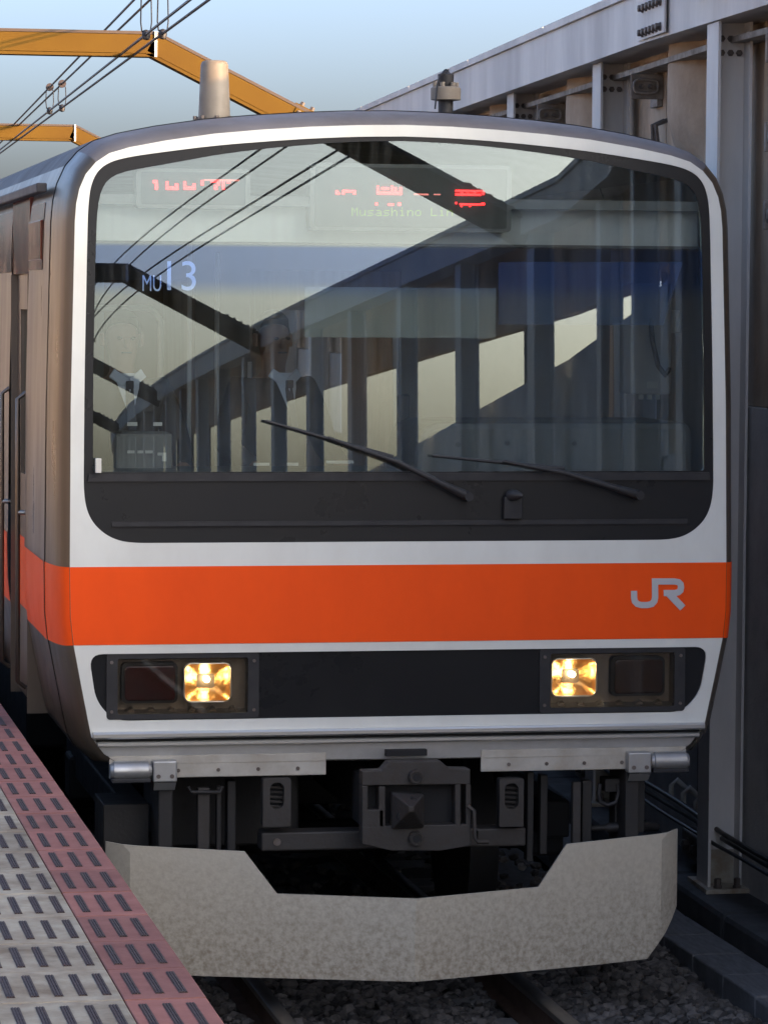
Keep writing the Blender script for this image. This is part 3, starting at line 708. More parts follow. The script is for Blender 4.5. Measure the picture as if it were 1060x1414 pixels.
# emblem
def stroke(path, w):
    L = []; Rr = []; pts = [Vector(p) for p in path]
    for i, p in enumerate(pts):
        d1 = (pts[i]-pts[i-1]).normalized() if i else (pts[1]-pts[0]).normalized()
        d2 = (pts[i+1]-pts[i]).normalized() if i < len(pts)-1 else d1
        n1 = Vector((-d1.y, d1.x)); n2 = Vector((-d2.y, d2.x)); b_ = (n1+n2).normalized(); k = w/2/max(.5, b_.dot(n1))
        L.append(p+b_*k); Rr.append(p-b_*k)
    return L, Rr
em = MB()
def emb(path, w, lift=0.):
    L, Rr = stroke(path, w)
    def P3(q): p = at(530+q.x/2, 750+q.y/2, 0); return p
    V = []; n = len(L)
    for q in L+Rr:
        p = P3(q); V.append((p.x, yf(p.x, p.z)-.0065-lift, p.z))
    for q in L+Rr:
        p = P3(q); V.append((p.x, yf(p.x, p.z)-.002, p.z))
    F = []
    for i in range(n-1): F.append((i, i+1, n+i+1, n+i))
    m2 = 2*n
    for i in range(n-1): F += [(i+1, i, m2+i, m2+i+1), (n+i, n+i+1, m2+n+i+1, m2+n+i)]
    F += [(0, n, m2+n, m2), (n-1, m2+n-1, m2+2*n-1, 2*n-1)]
    em.add(V, F)
emb([(690,132),(690,152),(692,161),(699,168),(710,171),(727,171),(739,168),(746,160),(748,150),(748,106),(802,106),(813,108),(819,114),(820,122),(818,131),(812,136),(803,138),(772,138)], 17)
emb([(786,139),(824,179)], 20, .0015)
em.build('emblem', 'logo', T)
# skirt under the front
def ysk(x, z): a = abs(x); return -.31+.30*a+max(0, a-1.12)**2*6
sk_r = [(0, .103), (.85, .103), (1.07, .107), (1.16, .21), (1.235, .31), (1.235, .645), (.685, .628), (.555, .455), (0, .448)]
SKI = sk_r+[(-x, z) for x, z in sk_r[::-1] if x > 0]
sheet('skirt', SKI, [], ysk, 'skirt', T, grid=.06, thick=.014, back=True, smooth=18)
for sg in (-1, 1):
    MB().box((sg*1.0-.03, .02, .50), (sg*1.0+.03, .30, 1.0)).build('skirt_bracket', 'under', T, bevel=.005)
# under the front: coupler
YC = -.20
def C(u, v, y=YC): p = at(u, v, y); return (p.x, p.z)
cp = MB().prism([C(500,1166), C(540,1175), C(608,1175), C(650,1168), C(650,1138), C(500,1141)], YC, YC+.075)
cp.prism([C(500,1085), C(649,1083), C(649,1062), C(620,1061), C(608,1051), C(537,1052), C(527,1064), C(500,1065)], YC, YC+.075)
cp.prism([C(500,1142), C(530,1142), C(530,1118), C(508,1118), C(508,1085), C(500,1085)], YC, YC+.075)
cp.prism([C(523,1142), C(532,1142), C(532,1086), C(523,1086)], YC, YC+.075)
cp.prism([C(628,1140), C(636,1140), C(636,1083), C(628,1083)], YC, YC+.075)
cp.prism([C(643,1140), C(650,1140), C(650,1083), C(643,1083)], YC, YC+.075)
co = cp.build('coupler', 'coupler', T, bevel=.004)
MB().box((C(500, 1100)[0]+.02, YC+.078, C(500, 1140)[1]-.02), (C(650, 1100)[0]-.02, .14, C(500, 1085)[1]+.02)).build('coupler_throat', 'dark', co)
# guide cone with hollow facets
q = [C(540,1144), C(584,1142), C(584,1096), C(540,1094)]
tip = C(572, 1120, -.42)
V = [(x, YC+.03, z) for x, z in q]+[(x, YC-.02, z) for x, z in q]
Tp = [(tip[0]-.012, -.36, tip[1]-.012), (tip[0]+.012, -.36, tip[1]-.012), (tip[0]+.012, -.36, tip[1]+.012), (tip[0]-.012, -.36, tip[1]+.012)]
V += Tp; F = [(8, 9, 10, 11)]
for i in range(4):
    j = (i+1) % 4; F += [(i, j, 4+j, 4+i), (4+i, 4+j, 8+j, 8+i)]
MB().add(V, F).build('guide_cone', 'coupler', co, bevel=.006)
for (u, v, r_) in ((571, 1106, .015), (556, 1128, .022)):
    p = C(u, v, -.29); MB().tube([(p[0], -.285, p[1]), (p[0], -.255, p[1])], r_, 12).build('cone_hole', 'dark', co, 60)
for v in (1072, 1157):
    p = C(573, v); rn = MB().tube([(p[0], YC-.03, p[1]), (p[0], YC+.01, p[1])], .031, 16).build('air_port', 'coupler', co, 60)
    MB().tube([(p[0], YC-.032, p[1]), (p[0], YC-.0301, p[1])], .016, 12).build('port_hole', 'dark', rn)
    MB().tube([(p[0]+.024*math.cos(k), YC-.031, p[1]+.024*math.sin(k)) for k in np.linspace(0, 6.283, 17)], .005, 6).build('port_ring', 'coupler', rn, 60)
MB().tube([(*[C(644,1112)[0]], YC-.02, C(644,1112)[1]), (C(652,1118)[0], YC-.03, C(652,1118)[1]), (C(653,1155)[0], YC-.03, C(653,1155)[1]), (C(657,1161)[0], YC-.03, C(657,1161)[1]), (C(672,1161)[0], YC-.03, C(672,1161)[1])], .009, 8).build('release_lever', 'coupler', co, 60)
MB().box((-.15, .15, .72), (.18, 1.4, .93)).build('draw_gear', 'under', T)
# beam and guide boxes beside the coupler
p0, p1 = at(361, 1176, .02), at(502, 1147, .02); bm_ = MB().box((p0.x, .02, p0.z), (p1.x+.5, .14, p1.z)).build('cross_beam', 'coupler', T, bevel=.008)
MB().tube([(p0.x+.065, .02, (p0.z+p1.z)/2), (p0.x+.065, .012, (p0.z+p1.z)/2)], .016, 12).build('beam_bolt', 'boltm', bm_, 60)
p0, p1 = at(655, 1170, .02), at(726, 1143, .02); MB().box((p0.x, .02, p0.z), (p1.x, .14, p1.z)).build('cross_beam', 'coupler', T, bevel=.008)
for (ua, ub) in ((363, 402), (689, 723)):
    p, q_ = at(ua, 1142, -.02), at(ub, 1075, -.02); xc = (p.x+q_.x)/2
    gb = sheet('guide_box', rrect(p.x, p.z, q_.x, q_.z, .008), [rrect(xc-.03, p.z+.075, xc+.03, p.z+.185, .028)], lambda x, z: -.02, 'coupler', T, grid=.05, thick=.06)
    MB().box((xc-.04, .03, p.z+.05), (xc+.04, .05, p.z+.2)).build('box_back', 'dark', gb)
    for k in range(5): MB().tube([(xc-.03, 0.0, p.z+.085+.02*k), (xc+.03, .01, p.z+.078+.02*k)], .0055, 6).build('spring_coil', 'coupler', gb, 60)
# hangers, pipes and hoses
def bar_px(u0, u1, v0, v1, y0, y1, name='hanger', m='under'):
    a, b_ = at(u0, v1, y0), at(u1, v0, y0); return MB().box((a.x, y0, a.z), (b_.x, y1, b_.z)).build(name, m, T, bevel=.004)
h1 = bar_px(273, 290, 1088, 1180, .05, .09, m='coupler'); bar_px(299, 306, 1086, 1180, .10, .14); bar_px(314, 326, 1078, 1180, .12, .2)
a = at(264, 1090, .02)
MB().tube([at(260, 1086, .03), at(264, 1094, .03), at(304, 1094, .03), at(308, 1086, .03)], .008, 8).build('hanger_clip', 'under', h1, 60)
bar_px(790, 802, 1080, 1166, .05, .09, m='coupler'); bar_px(803, 817, 1078, 1166, .09, .14)
bar_px(727, 737, 1066, 1190, .10, .16); bar_px(745, 756, 1070, 1180, .14, .2)
bar_px(878, 890, 1072, 1150, .10, .18)
MB().tube([at(828, 1082, .12), at(826, 1095, .12), at(828, 1107, .12), at(838, 1112, .12), at(850, 1108, .12), at(854, 1095, .12), at(852, 1082, .12)], .010, 8).build('brake_hose', 'rubber', T, 60)
bar_px(835, 872, 1075, 1094, .12, .22, 'valve', 'under'); bar_px(848, 866, 1094, 1142, .16, .22, 'valve', 'under')
MB().tube([at(815, 1144, .15), at(835, 1143, .15), at(838, 1143, .15), at(888, 1140, .15), at(905, 1142, .3)], [.012, .012, .022, .022, .018], 10).build('brake_pipe', 'under', T, 60)
bar_px(143, 206, 1110, 1182, .25, .6, 'equipment_case', 'under')
MB().box((-.95, .55, .55), (-.35, 1.2, .98)).build('equipment_case', 'under', T, bevel=.01)
MB().box((-1.1, 5.5, .35), (1.1, 15, .98)).build('underfloor_equipment', 'under', T, bevel=.02)
MB().box((-1.25, .30, .97), (1.25, 19.5, 1.06)).build('underframe', 'under', T)
# bogie
for yc in (2.6, 16.9):
    bg_ = MB().box((-1.02, yc-1.4, .45), (-.9, yc+1.4, .62)).box((.9, yc-1.4, .45), (1.02, yc+1.4, .62)).box((-.9, yc-.2, .45), (.9, yc+.2, .75)).build('bogie_frame', 'under', T, bevel=.01)
    for dy in (-1.05, 1.05):
        for sg in (-1, 1):
            MB().tube([(sg*.53, yc+dy, .43), (sg*.60, yc+dy, .43), (sg*.605, yc+dy, .43), (sg*.67, yc+dy, .43)], [.46, .46, .43, .43], 36).build('wheel', 'under', bg_, 40)
            MB().box((sg*.96-.09, yc+dy-.13, .33), (sg*.96+.09, yc+dy+.13, .56)).build('axle_box', 'under', bg_, bevel=.02)
        MB().tube([(-.9, yc+dy, .43), (.9, yc+dy, .43)], .08, 14).build('axle', 'under', bg_, 60)
# roof antennas
p = at(296, 157, .75)
an_ = MB().lathe([(.074, 0), (.074, .235), (.068, .25), (.055, .26), (0.001, .262)], (p.x, .75, 3.655), 28)
zt = at(296, 84, .75).z; zb = 3.655; hh = zt-zb
an_ = MB().lathe([(.071, 0), (.060, hh-.02), (.055, hh-.006), (.045, hh), (.001, hh+.001)], (p.x, .75, zb), 28).build('roof_antenna', 'fairing', T, 40)
an_.data.materials[0] = MATS['antenna']
fl = MB().lathe([(.095, 0), (.095, .03), (.08, .036), (.07, .036)], (p.x, .75, zb-.005), 20).build('antenna_flange', 'roofgrey', an_, 40)
for k in range(8): MB().lathe([(.009, 0), (.009, .016)], (p.x+.084*math.cos(k*.785), .75+.084*math.sin(k*.785), zb+.03), 6).build('flange_bolt', 'boltm', an_)
p = at(615, 150, .75); z = lambda v: at(615, v, .75).z
g2 = MB().lathe([(.033, 0), (.033, .2)], (p.x, .75, z(138)-.2), 18).build('radio_antenna', 'blackmatt', T, 40)
MB().lathe([(.05, z(139)), (.066, z(138)), (.066, z(122)), (.058, z(120)), (.04, z(120))], (p.x, .75, 0), 28).build('antenna_ring', 'antenna', g2, 40)
for k in range(6): MB().lathe([(.011, z(121)), (.011, z(114))], (p.x+.047*math.cos(k*1.047), .75+.047*math.sin(k*1.047), 0), 8).build('ring_bolt', 'antenna', g2)
MB().lathe([(.03, z(121)), (.034, z(112)), (.036, z(103)), (.02, z(101)), (.008, z(96)), (.001, z(95))], (p.x, .75, 0), 18).build('antenna_head', 'blackmatt', g2, 40)
MB().tube([(p.x+.005, .72, z(97)), (p.x-.035, .70, z(105)), (p.x-.05, .69, z(118)), (p.x-.062, .68, z(152))], .004, 6).build('antenna_cable', 'cable', g2, 60)

# ------------------------------------------------------------------ wall with steel posts on the right
TILT = R(3.3)
def xw(y):
    if y > 2.36: return 2.02+.0577*(y-2.36)
    if y > -1: return 2.02
    k = min(1, (-1-y)/11); return 2.02+1.53*k*k*(3-2*k)+.01*max(0, -12-y)+.001*max(0, -26-y)**2
def WP(s, off=0., z=0.):                        # along the wall; it veers right ahead, and right again behind the viewer
    y = 2.36+s; return Vector((xw(y)+off, y, z))
def wdir(s): return (WP(s+.1)-WP(s-.1)).normalized()
def wnrm(s): d = wdir(s); return Vector((d.y, -d.x, 0))
def sag(s): return -.005*max(0, -s-13)           # the wall top falls with the gradient behind the viewer
def wbox(mb, s0, s1, o0, o1, z0, z1):
    a, b_, c, d = WP(s0, o0), WP(s1, o0), WP(s1, o1), WP(s0, o1)
    ka, kb_ = sag(s0), sag(s1); vs = [(a.x, a.y, z0+ka), (d.x, d.y, z0+ka), (c.x, c.y, z0+kb_), (b_.x, b_.y, z0+kb_), (a.x, a.y, z1+ka), (d.x, d.y, z1+ka), (c.x, c.y, z1+kb_), (b_.x, b_.y, z1+kb_)]
    return mb.add(vs, [(0, 3, 2, 1), (4, 5, 6, 7), (0, 1, 5, 4), (1, 2, 6, 5), (2, 3, 7, 6), (3, 0, 4, 7)])
WA = thing('retaining_wall', 'tall wall of grey steel posts, top girder and stained concrete panels', 'wall', (2.02, 2.36, -.1))
ZBM, ZTM = 4.30, 4.57
gaps = lambda s: s < -9.0
bolt_src = None
def bolt(parent, loc, nrm, r=.02, h=.02):
    global bolt_src
    nrm = Vector(nrm)
    if bolt_src is None:
        bolt_src = bpy.data.meshes.new('bolt'); mb = MB().lathe([(1.25, 0), (1.25, .25), (1, .3), (1, .9), (.8, 1)], n=6); bolt_src.from_pydata(mb.v, [], mb.f); bolt_src.materials.append(MATS['boltm'])
    o = bpy.data.objects.new('bolt', bolt_src); COL.objects.link(o); o.parent = parent; WL[o.name] = wl(parent)
    o.location = Vector(loc)-wl(parent); o.rotation_euler = nrm.to_track_quat('Z', 'Y').to_euler(); o.scale = (r, r, h); return o
POSTS = [3.0*k for k in range(-26, 12)]
for s in POSTS:
    z0, z1 = -.02, ZBM-.004; w = .25
    p = MB(); wbox(p, s, s+w, 0, .014, z0, z1); wbox(p, s, s+w, .161, .175, z0, z1); wbox(p, s+w/2-.005, s+w/2+.005, .014, .161, z0, z1)
    po = p.build('post', 'paint', WA)
    if -3 <= s <= 9:
        q = MB(); wbox(q, s-.08, s+w+.08, -.03, .215, -.022, .0); q.build('base_plate', 'postbase', po)
        for ss, oo in ((s-.04, .04), (s-.04, .14)): bolt(po, WP(ss, oo, 0), (0, 0, 1), .018, .05)
        q = MB(); wbox(q, s+w/2-.012, s+w/2-.0055, .014, .160, 0, .17); q.build('base_stain', 'postbase', po)
        q = MB(); wbox(q, s-.03, s, .18, .27, 3.0, 3.02); 
        # bolted seat under the girder
        for zz in (4.22, 4.15):
            for k in range(3): bolt(po, WP(s+w/2-.006, .045+.045*k, zz), -wdir(s), .014, .02)
# girder along the top in lengths
for k in range(-27, 12):
    for (sa, sb) in ((3*k+1.5, 3*k+4.5),):
        b_ = MB(); wbox(b_, sa+.003, sb-.003, -.055, -.037, ZBM, ZTM); wbox(b_, sa+.003, sb-.003, -.037, .20, ZBM, ZBM+.016); wbox(b_, sa+.003, sb-.003, -.037, .20, ZTM-.016, ZTM)
        gd = b_.build('girder', 'paint', WA)
        l2 = MB(); wbox(l2, sa+.01, sb-.01, -.075, .10, ZTM+.002, ZTM+.045); l2.build('coping', 'paint', gd)
# splice with bolts near the first post
for sp in (-12, 1.02, 15, 30):
    sq = MB(); wbox(sq, sp-.05, sp+.62, -.066, -.0555, ZBM+.015, ZTM-.02); sq_ = sq.build('splice_plate', 'paint', WA)
    for r_ in range(2):
        for k in range(6): bolt(sq_, WP(sp+.04+k*.09, -.066, ZBM+.05+r_*.13), -wnrm(sp), .020, .03)
def low_top(s):                                  # top of the lower wall; falls away behind the viewer
    return 3.58-.075*max(0, -s-11)
for i, s in enumerate(POSTS[:-1]):
    sa, sb = s+.127, s+3.123
    if s <= -12:
        p = MB(); z_a, z_b = low_top(sa), low_top(sb)
        a, b_, c, d = WP(sa, .32), WP(sb, .32), WP(sb, .45), WP(sa, .45)
        p.add([(a.x,a.y,-.1),(d.x,d.y,-.1),(c.x,c.y,-.1),(b_.x,b_.y,-.1),(a.x,a.y,z_a),(d.x,d.y,z_a),(c.x,c.y,z_b),(b_.x,b_.y,z_b)], [(0,3,2,1),(4,5,6,7),(0,1,5,4),(1,2,6,5),(2,3,7,6),(3,0,4,7)])
        p.build('lower_panel', 'panelgrey', WA)
        p = MB(); wbox(p, sa, sb, .32, .42, 3.66, ZTM-.02); p.build('upper_panel', 'panel', WA)
        p = MB(); wbox(p, sa+1.3, sa+1.36, .33, .38, 1.0, 3.7); p.build('panel_rod', 'clamp', WA)
        continue
    mid = s+2.27
    # upper concrete panel with a rounded pilaster, lower grey panel
    p = MB(); wbox(p, sa, mid-.008, .235, .375, 2.4, ZTM-.02); p.build('upper_panel', 'panel', WA)
    p = MB(); wbox(p, mid+.008, sb, .235, .375, 2.4, ZTM-.02); p.build('upper_panel', 'panel', WA)
    p = MB(); wbox(p, sa, sb, .185, .345, -.05, 2.395); lp = p.build('lower_panel', 'panelgrey', WA)
    if -3 <= s <= 9:
        # sagging curtain-like pilaster
        V = []; F = []; n = 12; H = [(3.66, .0), (3.70, .05), (3.78, .12), (3.90, .165), (4.1, .17), (ZBM+.02, .16)]
        for z_, dep in H:
            for k in range(n+1):
                t_ = k/n; o_ = .235-.8*dep*math.sin(math.pi*t_)**.6; q = WP(s+1.30+.58*t_, o_, z_); V.append(q)
        for a in range(len(H)-1):
            for k in range(n): F.append((a*(n+1)+k, (a+1)*(n+1)+k, (a+1)*(n+1)+k+1, a*(n+1)+k+1))
        MB().add(V, F).build('pilaster', 'panel', WA, 60)
        # clamps: plate with slotted loop at the top and lower down
        for z_ in (4.12, 3.70, 3.33):
            q0 = s+2.35
            p = MB(); wbox(p, q0, q0+.016, .045, .234, z_-.07, z_+.07); cl_ = p.build('clamp_plate', 'clamp', WA, bevel=.006)
            p = MB(); wbox(p, q0+.017, q0+.20, .20, .234, z_-.11, z_+.11); p.build('clamp_back', 'clamp', cl_, bevel=.006)
            pts = []
            for k in range(21):
                a_ = k/20*6.283; ca, sa_ = math.cos(a_), math.sin(a_)
                pts.append(WP(q0-.014, .13+math.copysign(abs(ca)**.6, ca)*.070, z_+math.copysign(abs(sa_)**.6, sa_)*.038))
            MB().tube(pts, .009, 6).build('clamp_loop', 'clamp', cl_, 60)
            bolt(cl_, WP(q0, .105, z_), -wdir(s), .012, .03); bolt(cl_, WP(q0, .155, z_), -wdir(s), .012, .03)
        for zz in (3.62, 3.70, 3.78):
            for q in (mid-.05, mid+.05):
                pass
        hk = MB().tube([WP(mid-.05, .235, 3.78), WP(mid-.05, .175, 3.80), WP(mid-.05, .165, 3.90), WP(mid-.05, .235, 3.93)], .014, 6).build('joint_hook', 'boltm', WA, 60)
        MB().tube([WP(mid+.05, .235, 3.78), WP(mid+.05, .175, 3.80), WP(mid+.05, .165, 3.90), WP(mid+.05, .235, 3.93)], .014, 6).build('joint_hook', 'boltm', WA, 60)
        # rail under the girder and lower-panel seams
        p = MB(); wbox(p, sa, sb, .09, .23, ZBM-.10, ZBM-.07); p.build('shelf_angle', 'clamp', WA)
        p = MB(); wbox(p, sa+.9, sa+.92, .177, .1845, 0, 2.3); p.build('panel_seam', 'clamp', lp)
        p = MB(); wbox(p, sa+.02, sa+.06, .165, .1845, .05, 2.39); p.build('edge_strip', 'paint', lp)
        for q in (.25, .55, .85, 1.15):
            e_ = MB().tube([WP(sa+q, .184, .30), WP(sa+q, .12, .36), WP(sa+q, .09, .33), WP(sa+q, .09, .26)], .016, 8).build('cable_hook', 'whitecap', lp, 60)
        p = MB(); wbox(p, sa+.05, sa+.75, .06, .175, .03, .17); sb_ = p.build('junction_box', 'clamp', lp, bevel=.01)
        for q in (.2, .4, .6): bolt(sb_, WP(sa+q, .06, .10), -wnrm(s), .03, .03)
# kerb, covered trough, cables
kb = thing('kerb', 'dark stained concrete kerb at the foot of the steel posts', 'kerb', (2.0, 2.3, -.14))
ss = np.arange(-9, 15, 1.2)
for s in ss:
    for (sa, sb) in ((s, s+1.2),):
        p = MB(); wbox(p, sa+.006, sb-.006, -.10, .36, -.34, -.024); p.build('kerb_block', 'kerb', kb, bevel=.03)
tr = thing('cable_trough', 'grey concrete trough lids laid between ballast and kerb', 'trough', (1.8, 2.3, -.14))
for s in np.arange(-9, 12, .5):
    o1 = -.105; p = MB(); wbox(p, s+.005, s+.495, -.36, o1, -.3, -.145+random.uniform(-.004, .004)); p.build('trough_lid', 'trough', tr, bevel=.01)
for k, (oo, zz, r_) in enumerate(((.07, .27, .013), (.10, .215, .013), (.04, .20, .010))):
    pts = [WP(s, oo, zz+.012*math.sin(s*1.7+k)) for s in np.arange(-9, 22, .5)]
    c = MB().tube(pts, r_, 8).build('wall_cable', 'cable', smooth=60)
    tag(c, ['upper black cable running along the foot of the wall', 'middle black cable running along the foot of the wall', 'thin lowest black cable running along the foot of the wall'][k], 'cable', 'cables along the wall')

# ------------------------------------------------------------------ far wall on the other side of the station, sunlit
WB = thing('opposite_wall', 'sunlit concrete wall across the station, beyond the platform', 'wall', (-12, 0, -.3))
for k in range(-12, 14):
    y = 4*k
    MB().box((-12.2, y+.13, -.3), (-12, y+3.87, 4.6)).build('wall_panel', 'farwall', WB)
    MB().box((-12.1, y-.125, -.3), (-11.8, y+.125, 4.6)).build('post', 'paint', WB)
MB().box((-12.1, -48, 4.602), (-11.78, 56, 4.87)).build('girder', 'paint', WB)

# ------------------------------------------------------------------ cross struts over the track
def strut(y, label):
    s_ = y-2.36; dz = sag(s_)
    foot = WP(s_, .06); xf = foot.x; xb = xf-1.88; zt_ = 5.31+dz; zf = (4.39 if y > 5 or y < 0 else 4.64)+dz
    t = thing('cross_strut', label, 'girder', (xf, y, ZTM), 'struts over the station')
    def seg(x0, z0, x1, z1, nm):
        d = Vector((x1-x0, 0, z1-z0)); L = d.length; d /= L; n = Vector((-d.z, 0, d.x)) if d.x > 0 else Vector((d.z, 0, -d.x)); h = .17
        c = Vector(((x0+x1)/2, y, (z0+z1)/2))-n*.11
        w_ = MB().obox(c, d*(L/2), (0, .006, 0), n*(h/2)).build(nm, 'strut', t)
        MB().obox(c+n*(h/2+.0155), d*(L/2), (0, .092, 0), n*.013).build('top_flange', 'strutflange', w_)
        MB().obox(c-n*(h/2+.0155), d*(L/2), (0, .092, 0), n*.013).build('bottom_flange', 'strut', w_)
        MB().obox(c-Vector((0, .09, 0)), d*(L/2), (0, .004, 0), n*(h/2-.002)).build('face_plate', 'strut', w_)
        return c, d, n
    seg(-10.3, zt_, xb-.01, zt_, 'strut_beam')
    c, d, n = seg(xb+.01, zt_, xf, zf, 'strut_beam')
    seg(-11.95, 4.7+dz, -10.32, zt_, 'strut_beam')
    jp = MB().box((xb-.012, y-.11, zt_-.225), (xb+.012, y+.11, zt_+.004)).build('joint_plate', 'paint', t)
    # splice plate with bolts near the foot
    e = Vector((xf, y, zf))-d*.42-n*.11
    sp = MB().obox(e-Vector((0, .10, 0)), d*.24, (0, .005, 0), n*.085).build('splice_plate', 'strut', t)
    sp2 = MB().obox(e+n*.118, d*.26, (0, .09, 0), n*.006).build('splice_plate', 'strut', t)
    for k in range(5):
        bolt(sp2, e+n*.124+d*(-.2+.1*k)+Vector((0, -.06, 0)), n, .022, .035)
        for q in (-.05, .05): bolt(sp, e-Vector((0, .105, 0))+d*(-.2+.1*k)+n*q, (0, -1, 0), .018, .025)
for k, (y, lb) in enumerate(((2.62, 'dark end of the nearest roof strut on the tallest post, top right'), (17.0, 'amber sunlit strut bending down behind the grey roof cylinder'), (33.7, 'smaller distant amber strut at the left edge above the train roof'),
                 (-12.6, 'strut reflected across the top of the windscreen'), (-28.2, 'strut reflected low on the left of the windscreen'), (-43.8, 'third strut from the top reflected in the windscreen'), (-59.4, 'faint last strut reflected in the windscreen'))): strut(y, lb)

# ------------------------------------------------------------------ overhead wires
def wire(name, pa, pb, za, zb, r, label, cat='wire'):
    a, b_ = Vector(pa), Vector(pb); d = b_-a
    pts = []
    for t_ in np.linspace(-2.7, 3.2, 110):
        p = a+d*t_; k = max(0, xw(min(p.y, 0))-2.02); pts.append((p.x+1.75*k, p.y, za(t_)+.16*k))
    return tag(MB().tube(pts, r, 6).build(name, 'wire', smooth=60), label, cat, 'overhead wires')
c1, c2, d1, d2 = atz(262, 0, 5.1), atz(0, 207, 5.1), atz(288, 0, 5.1), atz(0, 212, 5.1)
wire('overhead_wire', c1, c2, lambda t: 5.1, None, .0125, 'third overhead wire from the left at the top edge')
wire('overhead_wire', d1, d2, lambda t: 5.1, None, .0125, 'rightmost overhead wire crossing the sky')
def messenger(cw1, cw2, ptop, pbot):
    # keep the messenger in the vertical plane of its contact wire
    def z_at(u, v):
        d = ray(u, v); w = Vector((cw2.x-cw1.x, cw2.y-cw1.y)); nrm = Vector((-w.y, w.x))
        k = (Vector((cw1.x-CAM.x, cw1.y-CAM.y)).dot(nrm))/(Vector((d.x, d.y)).dot(nrm)); p = CAM+d*k
        t = (Vector((p.x-cw1.x, p.y-cw1.y)).dot(w))/w.dot(w); return t, p.z
    ta, za = z_at(*ptop); tb, zb = z_at(*pbot)
    return lambda t: za+(zb-za)*(t-ta)/(tb-ta) if t > -.3 else za+(zb-za)*(-.3-ta)/(tb-ta)
mA = messenger(c1, c2, (185, 0), (0, 192)); mB_ = messenger(d1, d2, (207, 0), (0, 198))
zc_ = lambda f: (lambda t: max(5.16, min(5.9, f(t))))
wire('overhead_wire', c1, c2, zc_(mA), None, .0125, 'leftmost overhead wire crossing the sky')
wire('overhead_wire', d1, d2, zc_(mB_), None, .0125, 'second overhead wire from the left at the top edge')
def at_u(cw1, cw2, u):
    lo, hi = -1.5, 3
    def pu(t):
        p = cw1+(cw2-cw1)*t-CAM; return 530+4800*p.dot(rt)/p.dot(fw)
    for _ in range(50):
        mid = (lo+hi)/2
        if pu(mid) > u: lo = mid
        else: hi = mid
    return lo
for (cw1, cw2, f, u, lb) in ((c1, c2, mA, 69, 'left wire hanger with round clip in the pair nearest the far strut'), (d1, d2, mB_, 86, 'right wire hanger with round clip in the pair nearest the far strut'),
                         (c1, c2, mA, 202, 'left wire hanger loop at the top edge of the sky'), (d1, d2, mB_, 225, 'right wire hanger loop at the top edge of the sky')):
    t_ = at_u(cw1, cw2, u); p = cw1+(cw2-cw1)*t_; zt_ = zc_(f)(t_)
    h = thing('wire_hanger', lb, 'hanger', (p.x, p.y, 5.1), 'wire hangers')
    MB().tube([(p.x-.035, p.y, 5.12), (p.x-.045, p.y, 5.2), (p.x-.04, p.y, zt_-.04), (p.x, p.y, zt_), (p.x+.04, p.y, zt_-.04), (p.x+.045, p.y, 5.2), (p.x+.035, p.y, 5.12)], .006, 6).build('dropper_loop', 'wire', h, 60)
    MB().lathe([(.001, -.05), (.03, -.04), (.036, 0), (.03, .03), (.001, .04)], (p.x, p.y, 5.1), 12).build('wire_clip', 'wire', h, 60)
    if u < 150: MB().tube([(p.x, p.y-.03, zt_), (p.x, p.y+.03, zt_)], .045, 14).build('pulley', 'insul', h, 60)

# ------------------------------------------------------------------ people in the cab
def skinned(name, verts, edges, rad, m, parent, root=0, sub=2):
    me = bpy.data.meshes.new(name); o_ = wl(parent)
    me.from_pydata([Vector(v) for v in verts], edges, []); o = bpy.data.objects.new(name, me); COL.objects.link(o); o.parent = parent; WL[o.name] = o_
    me.materials.append(MATS[m])
    md = o.modifiers.new('skin', 'SKIN')
    if not me.skin_vertices: me.attributes  # created with the modifier below
    bpy.context.view_layer.objects.active = o
    return o
def skin_mesh(name, joints, edges, m, parent, root='pelvis'):
    names = list(joints); me = bpy.data.meshes.new(name)
    me.from_pydata([joints[k][0] for k in names], [(names.index(a), names.index(b_)) for a, b_ in edges], [])
    o = bpy.data.objects.new(name, me); COL.objects.link(o)
    import bmesh
    bm = bmesh.new(); bm.from_mesh(me); lay = bm.verts.layers.skin.verify(); bm.verts.ensure_lookup_table()
    for i, k in enumerate(names):
        r_ = joints[k][1]; sv = bm.verts[i][lay]; sv.radius = (r_, r_) if not isinstance(r_, tuple) else r_
        sv.use_root = (k == root)
    bm.to_mesh(me); bm.free()
    md = o.modifiers.new('skin', 'SKIN'); md.use_smooth_shade = True
    sb = o.modifiers.new('sub', 'SUBSURF'); sb.levels = 2; sb.render_levels = 2
    me.materials.append(MATS[m]); o.parent = parent; WL[o.name] = wl(parent)
    return o
